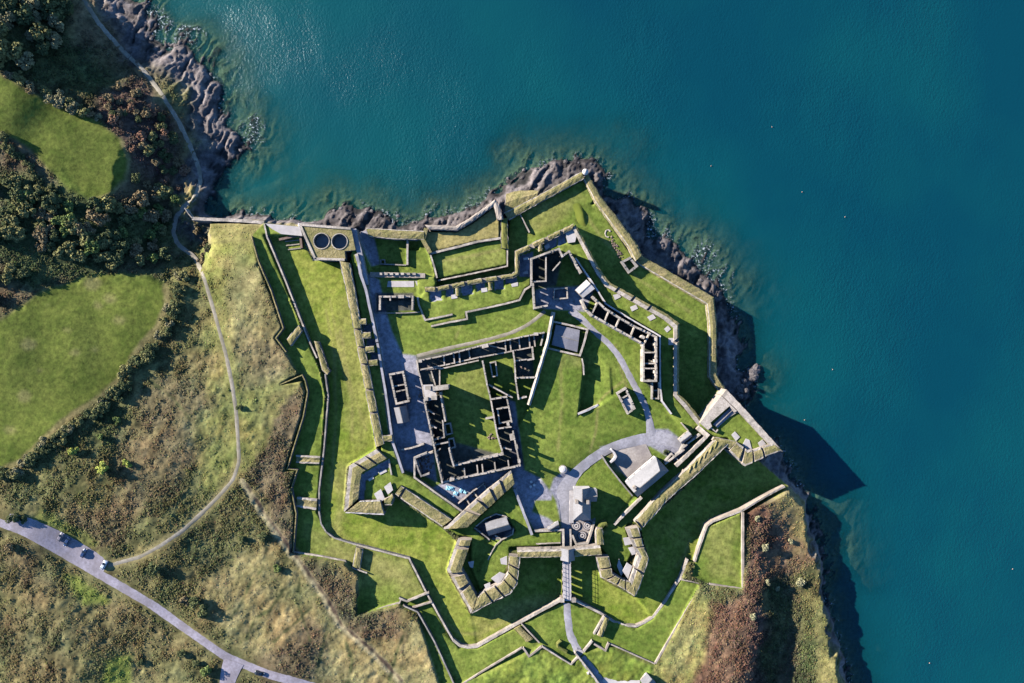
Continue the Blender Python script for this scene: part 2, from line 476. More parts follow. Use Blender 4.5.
LV([(471, 612), (510, 594), (520, 555), (562, 555), (562, 600), (517, 624), (477, 646)], DITCH, .12, 11)
LV([(562, 555), (596, 555), (600, 577), (634, 596), (650, 560), (668, 560), (652, 617), (635, 627), (600, 613), (575, 600), (562, 600)], DITCH, .12, 11)
LV([(634, 596, 11.2), (649, 559, 11), (640, 528, 10.3), (728, 443, 5), (760, 462, 3.6), (788, 486, 3.4), (742, 511, 7), (707, 526, 9.5), (695, 562, 11), (687, 560, 11.3), (680, 578, 11.3),
    (665, 600, 11.3), (652, 618, 11.4)], DITCH)
LV([(742, 511), (742, 588), (709, 584), (692, 575), (695, 562), (707, 526)], LAWN, .15, 12.4)
# the body
LV([(345, 262), (356, 230), (425, 232), (430, 254), (437, 289), (517, 274), (517, 252), (574, 226), (607, 284), (677, 325), (676, 395), (700, 424), (728, 440), (640, 528), (634, 520), (612, 574),
    (622, 586), (600, 570), (597, 556), (520, 554), (508, 552), (500, 584), (471, 612), (450, 570), (460, 540), (442, 526), (396, 494), (384, 504), (346, 506), (350, 466), (377, 449)], LAWN, .1, 13, 18.5)
LV([(571, 528), (596, 518), (596, 530), (590, 545), (574, 546)], PAVE, .02, 12.9)
LV([(296, 222), (352, 227), (357, 251), (346, 261), (314, 261), (302, 236)], PAVE, .05, 9)
# harbour batteries
LV([(424, 230, 11.8), (456, 231, 11.8), (471, 223, 11.8), (496, 204, 11.8), (501, 219, 11.8), (501, 239, 11.8), (478, 242, 11.8), (430, 254, 11.8)], ROUGHG, .3)
LV([(430, 254), (478, 242), (508, 238), (508, 266), (438, 281)], LAWN, .12, 11.2)
LV([(438, 280), (508, 266), (508, 219), (519, 219), (519, 252), (517, 275), (437, 290)], DITCH, .1, 8.6)
LV([(508, 217, 9), (545, 198, 9), (584, 178, 8.8), (596, 200, 8.6), (574, 226, 8.9), (519, 251, 9)], LAWN, .2)
LV([(574, 226, 8.9), (596, 200, 8.6), (637, 261, 7.8), (607, 284, 8.3), (574, 240, 8.8)], LAWN, .15)
LV([(637, 259, 7.8), (711, 301, 6.6), (713, 375, 6.2), (723, 391, 6.2), (704, 420, 6.2), (685, 405, 6.6), (676, 395, 6.9), (677, 325, 7.3), (605, 283, 8.3)], LAWN, .15)
LV([(357, 229), (407, 231), (407, 265), (378, 266), (372, 268)], LAWN, .1, 9.3, 13)
LV([(407, 231), (422, 233), (436, 277), (430, 276), (372, 274), (372, 266), (407, 265)], LAWN, .1, 10.4)
LV([(409, 239), (419, 239), (419, 250), (409, 250)], DITCH, .1, 8.3)
# inner citadel rampart walk and its retained lawns
LV([(425, 291), (437, 290), (511, 277), (517, 274), (517, 252), (574, 227), (577, 234), (607, 285), (665, 318), (676, 326), (675, 396), (684, 406), (700, 424), (688, 436), (671, 414), (661, 400),
    (660, 336), (632, 320), (606, 304), (578, 255), (562, 256), (559, 248), (531, 258), (531, 285), (525, 289), (520, 299), (504, 304), (478, 310), (466, 313), (467, 319), (431, 326), (425, 320), (417, 302)], LAWN, .1, 13.8)
LV([(372, 277), (418, 277), (418, 300), (376, 300)], LAWN, .05, 12.4)
# west rampart walk and the south-west terraces
LV([(350, 255), (356, 231), (366, 285), (378, 342), (393, 442), (403, 472), (415, 478), (463, 512), (452, 522), (402, 487), (390, 500), (350, 502), (353, 468), (381, 450), (362, 330)], LAWN, .1, 16)
LV([(389, 459), (376, 466), (360, 476), (358, 501), (364, 500), (366, 481), (391, 466)], PAVE, .03, 15.2)
LV([(445, 530), (468, 527), (490, 508), (514, 484), (533, 535), (563, 530), (563, 548), (510, 550), (505, 575), (480, 594), (470, 570), (470, 540), (458, 538)], LAWN, .15, 15, 18.5)
LV([(597, 528), (604, 524), (632, 518), (628, 530), (634, 555), (622, 580), (612, 570), (606, 556), (598, 548)], LAWN, .15, 15, 18.5)
LV([(615, 524), (642, 497), (676, 465), (706, 436), (728, 440), (640, 527), (630, 526)], LAWN, .15, 14.2, 18.5)
# east bastion
LV([(700, 424), (726, 391), (780, 450), (741, 465), (729, 440), (706, 437)], LAWN, .1, 16, 18)
# sunken gun bays behind the citadel parapet and between the western traverses
for q in ([(430, 292), (441, 291), (442, 300), (431, 302)], [(446, 289.5), (453, 288), (454, 296), (447, 297)], [(461, 287), (472, 285), (473, 294), (462, 296)], [(476, 284), (484, 282.5), (485, 290), (477, 291.5)],
          [(494, 281), (503, 279.5), (504, 289), (495, 290)], [(505, 279), (516, 276.5), (517, 282), (506, 284)], [(520, 256), (533, 252), (535, 270), (530, 277), (520, 277)], [(544, 244), (556, 238), (557, 246), (545, 252)], [(557, 237), (565, 233), (566, 243), (558, 246)]):
    LV(q, PAVE, .03, 12.6)
for q in ([(363.5, 325), (371.5, 324.5), (373, 332), (365, 333)], [(367, 339), (375, 338.5), (376.5, 345.5), (368.5, 346.5)], [(370.5, 353), (378, 352.5), (379.5, 359), (372, 360.5)]): LV(q, PAVE, .03, 13.8)
# quarters yards
LV([(530, 405), (545, 345), (583, 358), (584, 374), (579, 414), (548, 480), (524, 470), (516, 430)], LAWN, .15, 14.8)
LV([(579, 414, 14.8), (599, 405, 14.4), (612, 396, 14.1), (640, 398, 13.5), (650, 430, 13.4), (600, 447, 14.3), (575, 468, 14.6), (556, 479, 14.8), (548, 480, 14.8)], LAWN, .12)
SOFT = [[(570, 232), (576, 205), (592, 200), (604, 214), (618, 240), (608, 275), (592, 258), (580, 238)], [(200, 232), (246, 240), (253, 262), (262, 300), (240, 315), (205, 310), (196, 260)], [(565, 420), (578, 416), (600, 408), (655, 380), (662, 440), (600, 455), (560, 490), (535, 485)]]
LV([(583, 358, 11.2), (584, 374, 11.2), (579, 413, 11.2), (599, 405, 13), (612, 396, 13.4), (610, 368, 13.2), (598, 356, 13)], LAWN, .1)
LV([(474, 528), (496, 514), (506, 517), (515, 530), (502, 539), (487, 538)], PAVE, .03, 13)
LV([(478, 542), (490, 538), (498, 541), (486, 555), (478, 575), (474, 560)], LAWN, .05, 13.6)
LV([(515, 490), (540, 482), (560, 500), (562, 530), (534, 532)], LAWN, .05, 13.4)
LV([(596, 458), (604, 456), (634, 494), (614, 520), (596, 530), (590, 520), (574, 490), (580, 472)], LAWN, .05, 13.4)
for q in ([(572, 524), (595, 518), (594, 524), (588, 544), (576, 544)],): LV(q, PAVE, .02, 12.9)

for q in SOFT:                                         # lawns that run into one another without a wall
    w = [P(x, y, 14).to_tuple()[:2] for x, y in q]
    i0, i1 = np.searchsorted(GX, [min(p[0] for p in w), max(p[0] for p in w)]); j0, j1 = np.searchsorted(GY, [min(p[1] for p in w), max(p[1] for p in w)])
    sl = (slice(j0, j1), slice(i0, i1)); m = sdist(X[sl], Y[sl], w) < 0; a = Z[sl].copy()
    for _ in range(60):
        b = a.copy(); b[1:-1, 1:-1] = (a[:-2, 1:-1] + a[2:, 1:-1] + a[1:-1, :-2] + a[1:-1, 2:]) / 4; a = np.where(m, b, a)
    Z[sl] = a

KIND[KIND == COUNTRY] = 0
# ground steps are masked by walls; sample the finished sheet with this
def zat(x, y):
    x = np.asarray(x, float); y = np.asarray(y, float)
    i = np.clip(np.searchsorted(GX, x) - 1, 0, len(GX) - 2); j = np.clip(np.searchsorted(GY, y) - 1, 0, len(GY) - 2)
    u = (x - GX[i]) / (GX[i + 1] - GX[i]); v = (y - GY[j]) / (GY[j + 1] - GY[j])
    return (Z[j, i] * (1 - u) + Z[j, i + 1] * u) * (1 - v) + (Z[j + 1, i] * (1 - u) + Z[j + 1, i + 1] * u) * v


def G(px, py):
    """where the line of sight through a pixel meets the ground"""
    px = np.asarray(px, float); py = np.asarray(py, float); z = np.full(px.shape, 12.0)
    for _ in range(9):
        k = S0 * (1 - z / HCAM)
        z = .5 * z + .5 * zat((px - CX) * k, (CY - py) * k)
    k = S0 * (1 - z / HCAM)
    x, y = (px - CX) * k, (CY - py) * k
    return x, y, zat(x, y)


def g1(px, py):
    x, y, z = G(np.array([px]), np.array([py]))
    return Vector((float(x[0]), float(y[0]), float(z[0])))


def gpoly(pts):
    x, y, z = G(np.array([p[0] for p in pts]), np.array([p[1] for p in pts]))
    return list(zip(x.tolist(), y.tolist()))


# ------------------------------------------------------------------ ground colours (albedo only)
PAL = dict(track=((.24, .20, .11), (.36, .30, .17)), heath=((.066, .064, .024), (.135, .117, .048)), field=((.056, .080, .011), (.120, .138, .025)), straw=((.160, .132, .053), (.285, .228, .10)),
           brown=((.078, .058, .032), (.150, .112, .06)), dkbrown=((.045, .03, .023), (.105, .064, .046)), gorse=((.042, .052, .02), (.085, .09, .033)),
           grass=((.12, .122, .032), (.22, .20, .065)), lawn=((.082, .120, .017), (.165, .192, .036)), ditch=((.105, .145, .016), (.225, .232, .045)), rust=((.095, .050, .032), (.165, .095, .055)),
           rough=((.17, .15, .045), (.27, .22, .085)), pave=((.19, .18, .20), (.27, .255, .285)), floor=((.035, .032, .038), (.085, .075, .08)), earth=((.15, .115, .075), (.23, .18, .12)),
           rock=((.038, .032, .031), (.19, .16, .15)), wet=((.020, .018, .018), (.05, .045, .04)), olive=((.078, .074, .026), (.145, .128, .05)))
NA = fbm(X, Y, 3.2, 21, 4)[..., None]; NB = fbm(X, Y, 26, 22, 4)[..., None]
NE = (fbm(X, Y, 14, 23, 4) - .5)


def tone(k, bias=.0):
    a, b = (np.array(c, np.float32) for c in PAL[k])
    t = np.clip((NA * .65 + NB * .55 - .6) * 2.0 + .5 + bias, 0, 1)
    return a + (b - a) * t


C = tone('heath').astype(np.float32)


def paint(kind, poly, soft=3.0, wob=7.0, amt=1.0, bias=0.0, onlyopen=True):
    w = gpoly(poly)
    x0 = min(p[0] for p in w) - 12; x1 = max(p[0] for p in w) + 12; y0 = min(p[1] for p in w) - 12; y1 = max(p[1] for p in w) + 12
    i0, i1 = np.searchsorted(GX, [x0, x1]); j0, j1 = np.searchsorted(GY, [y0, y1])
    sl = (slice(j0, j1), slice(i0, i1))
    d = sdist(X[sl], Y[sl], w) + NE[sl] * wob * 2
    m = smooth(soft, -soft, d) * amt
    if onlyopen: m = m * (KIND[sl] == 0)
    C[sl] = C[sl] * (1 - m[..., None]) + tone(kind, bias)[sl] * m[..., None]


TRACKS = []


def trail(kind, pts, wpx, soft=.5, amt=1.0, wob=.3, bias=0.0):
    w = gpoly(resample(pts, 6))
    if kind in ('gorse', 'straw', 'track', 'dkbrown') and amt > .75: TRACKS.append(w)
    x0 = min(p[0] for p in w) - 6; x1 = max(p[0] for p in w) + 6; y0 = min(p[1] for p in w) - 6; y1 = max(p[1] for p in w) + 6
    i0, i1 = np.searchsorted(GX, [x0, x1]); j0, j1 = np.searchsorted(GY, [y0, y1])
    sl = (slice(j0, j1), slice(i0, i1))
    d = sdist(X[sl], Y[sl], w, False) + (NA[sl][..., 0] - .5) * wob * 2
    m = smooth(wpx * .22 + soft, wpx * .22 - soft, d) * amt
    C[sl] = C[sl] * (1 - m[..., None]) + tone(kind, bias)[sl] * m[..., None]


# open country, from the far hill to the glacis
paint('brown', [(-50, -60), (110, -60), (140, 60), (190, 130), (200, 210), (190, 260), (120, 275), (0, 320), (-50, 330)], 6, 6)
paint('gorse', [(-50, -60), (70, -60), (80, 40), (130, 90), (100, 110), (50, 95), (-50, 60)], 6, 8)
paint('gorse', [(0, 170), (60, 190), (110, 205), (190, 200), (185, 255), (100, 270), (30, 290), (0, 260)], 5, 8)
paint('dkbrown', [(100, 95), (140, 80), (165, 115), (180, 150), (172, 190), (140, 180), (120, 140)], 5, 8)
paint('olive', [(165, 260), (200, 250), (225, 330), (235, 400), (230, 470), (180, 520), (110, 550), (40, 530), (10, 470), (100, 420), (165, 350)], 5, 8)
paint('grass', [(200, 330), (220, 330), (238, 400), (236, 470), (205, 500), (190, 440), (205, 400)], 4, 7)
paint('straw', [(150, 380), (195, 345), (212, 360), (200, 420), (175, 470), (140, 500), (120, 490)], 5, 9, .7)
paint('brown', [(130, 430), (180, 400), (205, 440), (190, 490), (140, 510), (110, 470)], 5, 9, .6)
paint('heath', [(130, 345), (170, 330), (200, 370), (190, 410), (150, 430), (120, 420)], 5, 8, .9)
paint('brown', [(140, 395), (200, 370), (205, 400), (150, 425)], 3, 8, .6)
paint('brown', [(20, 590), (120, 610), (200, 660), (150, 640), (60, 660), (-10, 650)], 4, 12, .6)
paint('gorse', [(95, 520), (150, 545), (120, 562), (60, 540), (30, 515)], 3, 6, .7)
paint('gorse', [(150, 560), (200, 575), (205, 615), (180, 625), (150, 590)], 3, 8, .6)
paint('rust', [(60, 500), (130, 500), (120, 550), (70, 550)], 5, 9, .5)
paint('rust', [(20, 640), (80, 630), (70, 683), (10, 683)], 5, 10, .45)
paint('rust', [(0, 530), (40, 550), (60, 590), (10, 620)], 5, 10, .4)
paint('heath', [(120, 560), (190, 530), (235, 490), (262, 530), (250, 590), (190, 640), (150, 600)], 5, 8)
paint('straw', [(210, 585), (262, 545), (300, 560), (330, 610), (310, 640), (280, 660), (240, 650), (208, 620)], 4, 8)
paint('straw', [(130, 648), (180, 640), (200, 690), (120, 700)], 4, 7, .8)
paint('straw', [(322, 620), (360, 640), (400, 618), (420, 618), (452, 690), (320, 700)], 4, 6)
paint('brown', [(260, 660), (310, 615), (325, 640), (315, 690), (270, 690)], 4, 7, .9)
paint('brown', [(295, 556), (360, 565), (358, 612), (400, 605), (405, 640), (380, 640), (350, 640), (320, 600)], 3, 5, .9)
paint('grass', [(205, 228), (252, 228), (262, 265), (215, 300), (208, 270)], 4, 6)
paint('lawn', [(205, 226), (256, 226), (262, 250), (225, 290), (232, 330), (216, 300), (206, 262)], 5, 7, .6)
paint('straw', [(212, 255), (245, 248), (262, 280), (240, 310), (220, 290)], 4, 8, .6)
paint('straw', [(225, 300), (255, 270), (280, 330), (290, 375), (255, 390), (238, 340)], 4, 7, .75)
paint('brown', [(245, 330), (285, 340), (292, 372), (250, 385)], 4, 8, .7)
paint('brown', [(272, 395), (305, 383), (305, 420), (290, 470), (296, 550), (270, 520), (250, 470)], 4, 5)
paint('grass', [(240, 395), (300, 376), (270, 400), (255, 450), (240, 470)], 4, 4)
paint('olive', [(-40, 560), (100, 600), (220, 683), (-40, 700)], 6, 10, .6)
for fpoly, b in ((FIELD1, -.05), (FIELD2, .08)):
    paint('field', fpoly, 1.6, 2.2, 1, b)
for bx, by, br in ((92, 283, 5), (98, 306, 4), (66, 330, 5), (30, 345, 4), (75, 353, 6), (110, 300, 5), (48, 305, 4), (25, 395, 6), (120, 320, 7), (40, 370, 5), (10, 430, 6), (95, 350, 4)):
    paint('straw', [(bx + br * math.cos(a), by + br * .7 * math.sin(a)) for a in (0, 1.05, 2.1, 3.14, 4.2, 5.25)], 1.5, 3, .45)
trail('straw', [(166, 285), (167, 305), (158, 325), (137, 350), (124, 375), (101, 397), (73, 414), (46, 437), (21, 462), (0, 470)], 5, 1, .8, 1)
trail('straw', [(122, 142), (129, 160), (127, 180), (112, 193), (95, 198)], 2.5, .8, .7, 1)
# headland east of the ditch
paint('rust', [(748, 505), (772, 492), (806, 500), (812, 540), (800, 600), (790, 690), (690, 690), (704, 610), (745, 595)], 3, 5, .9)
paint('dkbrown', [(745, 500), (785, 492), (806, 510), (806, 560), (796, 600), (786, 690), (742, 690), (738, 640), (744, 595)], 3, 6, .9)
paint('gorse', [(765, 560), (805, 540), (812, 600), (826, 690), (760, 690)], 4, 6, .85)
paint('dkbrown', [(790, 500), (810, 500), (818, 545), (816, 600), (806, 640), (800, 690), (780, 690), (785, 600)], 4, 8, .6)
paint('gorse', [(792, 560), (815, 560), (826, 620), (838, 690), (800, 690), (795, 620)], 4, 6, .7)
paint('olive', [(818, 580), (820, 575), (830, 620), (850, 690), (824, 690), (815, 630)], 3, 3)
paint('rust', [(746, 500), (806, 496), (817, 540), (806, 566), (785, 570), (746, 585)], 3, 6, .85)
paint('rust', [(704, 606), (748, 596), (752, 690), (692, 690)], 3, 5, .9)
paint('grass', [(655, 664), (694, 598), (705, 600), (712, 612), (700, 650), (690, 690), (640, 690)], 3, 4)
paint('straw', [(668, 650), (692, 610), (704, 612), (692, 650), (680, 690), (664, 680)], 3, 4, .45)
paint('lawn', [(440, 690), (460, 684), (541, 647), (571, 665), (585, 652), (609, 646), (655, 665), (640, 700), (440, 700)], 1, 1)
opn = ((KIND == 0) * (1 - np.maximum(rough_field(FIELD1), rough_field(FIELD2))))[..., None]
h1 = (fbm(X, Y, 10, 201, 4) - .5) * 2; h2 = fbm(UU * .35 - VV * .1, VV + UU * .1, 3.0, 203, 4) - .5; h3 = fbm(X, Y, 1.3, 205, 2) - .5
C = C * (1 + opn * (np.stack([.17 * h1, -.04 * h1, -.04 * h1], -1) + (1.1 * h2 + .55 * h3)[..., None]))
for gp, ga in (([(62, 572), (92, 582), (105, 600), (84, 602)], .8), ([(105, 660), (132, 655), (128, 690), (100, 690)], .8), ([(40, 505), (95, 545), (70, 548), (30, 522)], .5)): paint('lawn', gp, 2, 4, ga)
# grass of the fort's levels
for kd, nm in ((LAWN, 'lawn'), (DITCH, 'ditch'), (ROUGHG, 'rough'), (PAVE, 'pave'), (FLOOR, 'floor'), (DRYB, 'straw')):
    mk = KIND == kd
    C[mk] = tone(nm)[mk]
for poly, k, a in (([(340, 300), (352, 290), (372, 400), (360, 440), (345, 420), (338, 360)], 'straw', .25), ([(335, 480), (346, 470), (344, 520), (335, 530)], 'straw', .4),
                   ([(320, 560), (420, 590), (470, 630), (440, 600), (380, 555), (330, 520)], 'rough', .4), ([(520, 210), (560, 195), (585, 190), (570, 215), (530, 235)], 'rough', .45),
                   ([(433, 256), (505, 244), (505, 262), (440, 276)], 'rough', .25), ([(560, 352), (585, 345), (588, 362), (556, 365)], 'straw', .35),
                   ([(440, 375), (485, 365), (492, 415), (470, 400)], 'rough', .25), ([(705, 528), (740, 515), (740, 580), (715, 580)], 'rough', .35),
                   ([(465, 620), (515, 600), (560, 600), (515, 620), (478, 642)], 'rough', .45), ([(310, 530), (330, 545), (410, 565), (420, 600), (360, 590), (310, 550)], 'rough', .3)):
    paint(k, poly, 3, 6, a, 0, False)
mow = np.sin((X * .35 + Y * .94) / .55 + NE * 2) * .055 + np.sin((X * .93 - Y * .36) / 1.9 + NE * 4) * .05
C = C * (1 + (mow * ((KIND == LAWN) | (KIND == DITCH)))[..., None])
for ln in ([(330, 300), (337, 340), (352, 400), (352, 440)], [(340, 330), (349, 380), (366, 430)], [(326, 310), (334, 350), (336, 420), (330, 500)], [(437, 606), (445, 622), (462, 634), (480, 634), (508, 620)], [(560, 360), (562, 400), (558, 450)], [(615, 345), (622, 372), (630, 400)],
           [(450, 318), (462, 322), (456, 338)], [(585, 215), (600, 235), (640, 280), (690, 312)], [(440, 262), (500, 250)], [(575, 530), (606, 532)], [(690, 540), (684, 556), (676, 566)]): trail('rough', ln, 2.0, .9, .55, 1.2, .2)
# stone floors of yards and quarters
for poly in ([(358, 230), (374, 229), (380, 264), (372, 266)], [(366, 272), (379, 280), (386, 312), (392, 331), (402, 354), (416, 356), (424, 385), (432, 440), (437, 482), (425, 476), (402, 470), (390, 440), (377, 342)],
             [(506, 398), (515, 402), (524, 470), (541, 479), (552, 494), (551, 500), (535, 500), (532, 512), (548, 518), (556, 524), (556, 531), (534, 531), (513, 488), (511, 440)],
             [(440, 484), (520, 467), (513, 472), (487, 490), (462, 512), (430, 490)], [(547, 288), (596, 285), (585, 312), (560, 310), (535, 308), (535, 290)],
             [(554, 478), (568, 468), (575, 482), (574, 500), (575, 520), (572, 549), (561, 549), (561, 522), (556, 500), (550, 490)],
             [(651, 429), (668, 429), (681, 439), (690, 446), (676, 462), (650, 446), (610, 452), (600, 447), (648, 436)]):
    paint('pave', poly, .5, .3, 1, 0, False)
paint('earth', [(606, 446), (646, 442), (650, 460), (630, 478), (612, 470)], 1, 1, .8, 0, False)
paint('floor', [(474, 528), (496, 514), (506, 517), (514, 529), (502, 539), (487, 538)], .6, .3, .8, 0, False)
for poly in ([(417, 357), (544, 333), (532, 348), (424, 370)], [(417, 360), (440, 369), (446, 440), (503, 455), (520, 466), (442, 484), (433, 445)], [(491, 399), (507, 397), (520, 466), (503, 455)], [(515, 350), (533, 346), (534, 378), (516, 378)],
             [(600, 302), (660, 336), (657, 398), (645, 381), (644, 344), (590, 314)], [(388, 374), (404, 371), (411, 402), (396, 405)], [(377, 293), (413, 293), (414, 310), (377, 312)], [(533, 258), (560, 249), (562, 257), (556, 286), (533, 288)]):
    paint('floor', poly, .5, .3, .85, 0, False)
# little tracks trodden through the grass
trail('track', [(242, 481), (262, 512), (290, 550), (325, 598), (340, 625), (370, 650), (400, 680)], 7, .8, .8, .8, .2)
trail('straw', [(108, 566), (140, 557), (182, 531), (203, 512), (218, 497), (233, 480), (239, 462)], 9, 1, .8, 1, .1)
trail('grass', [(100, 560), (60, 538), (30, 522)], 8, 2, .6, 2)
trail('grass', [(242, 470), (262, 440), (276, 405), (302, 378)], 8, 2, .8, 2, .2)
trail('straw', [(152, 606), (180, 622), (215, 646), (224, 656)], 4, 1, .8, 1)
for ln in ([(267, 547), (262, 570), (252, 580), (239, 607), (227, 622)], [(312, 607), (294, 624), (274, 642)], [(327, 630), (322, 650), (317, 672)], [(283, 590), (270, 610), (255, 618), (246, 640)], [(300, 575), (297, 600), (310, 640)],
           [(405, 630), (396, 655), (390, 680)], [(258, 395), (256, 420), (246, 432)], [(252, 240), (235, 240), (212, 243), (205, 252)], [(150, 380), (175, 400), (190, 420)], [(345, 640), (352, 660), (348, 683)]): trail('gorse', ln, 2.2, .6, .85, 1)
trail('dkbrown', [(246, 484), (264, 512), (292, 550), (327, 598), (342, 625), (372, 650), (402, 680)], 2.6, .6, .95, 1)
trail('earth', [(205, 250), (215, 238), (245, 232)], 1.2, .5, .3, 1)
trail('grass', [(186, 470), (215, 490), (236, 480)], 2, .8, .5, 1)
trail('rough', [(597, 455), (620, 420), (600, 400)], 2, .6, .0, 1)
for ln in ([(596, 405), (606, 394), (622, 382)], [(598, 406), (596, 430), (590, 452)]): trail('rough', ln, 2.2, .6, .7, .5)
# shore: rock where the land is steep or low beside the sea
gy, gx = np.gradient(Z, GY, GX)
slope = np.hypot(gx, gy)
near = smooth(20, 8, -DCW) * (DCW < 0)
rk = np.maximum(smooth(4.5, 2.2, Z) * near, smooth(.75, 1.3, slope) * near) * (KIND == 0)
rk = np.where(DCW >= 0, 1.0, rk)
C = C * (1 - rk[..., None]) + tone('rock')* rk[..., None]
wet = (smooth(.7, .1, Z) * (DC > -25))[..., None] * (KIND == 0)[..., None]
C = C * (1 - wet) + tone('wet') * wet
gs = smooth(3.0, 5.5, Z) * near * (KIND == 0) * smooth(.42, .6, NB[..., 0])
gs = (gs * .7)[..., None]
C = C * (1 - gs) + tone('rough') * gs
sub = ((DC > 0) & (Z < -.4))[..., None]
C = np.where(sub, tone('earth') * np.array([.85, .95, .8]), C)


def grid_mesh(name, xs, ys, zz, col, mat, attrs=None):
    nx, ny = len(xs), len(ys)
    xx, yy = np.meshgrid(xs, ys)
    co = np.stack([xx, yy, zz], -1).reshape(-1, 3).astype(np.float32)
    idx = np.arange(nx * ny).reshape(ny, nx)
    q = np.stack([idx[:-1, :-1], idx[:-1, 1:], idx[1:, 1:], idx[1:, :-1]], -1).reshape(-1, 4).astype(np.int32)
    me = bpy.data.meshes.new(name)
    me.vertices.add(len(co)); me.vertices.foreach_set('co', co.ravel())
    me.loops.add(q.size); me.loops.foreach_set('vertex_index', q.ravel())
    me.polygons.add(len(q)); me.polygons.foreach_set('loop_start', np.arange(0, q.size, 4, dtype=np.int32))
    me.polygons.foreach_set('use_smooth', np.ones(len(q), bool))
    me.update(calc_edges=True)
    if col is not None:
        a = me.attributes.new('Col', 'FLOAT_COLOR', 'POINT')
        a.data.foreach_set('color', np.concatenate([col.reshape(-1, 3), np.ones((len(co), 1))], 1).astype(np.float32).ravel())
    for k, v in (attrs or {}).items():
        a = me.attributes.new(k, 'FLOAT', 'POINT'); a.data.foreach_set('value', v.ravel().astype(np.float32))
    me.materials.append(mat)
    o = bpy.data.objects.new(name, me); COL.objects.link(o)
    return o


gr = grid_mesh('ground', GX, GY, Z, C, M['ground']); gr['kind'] = 'structure'

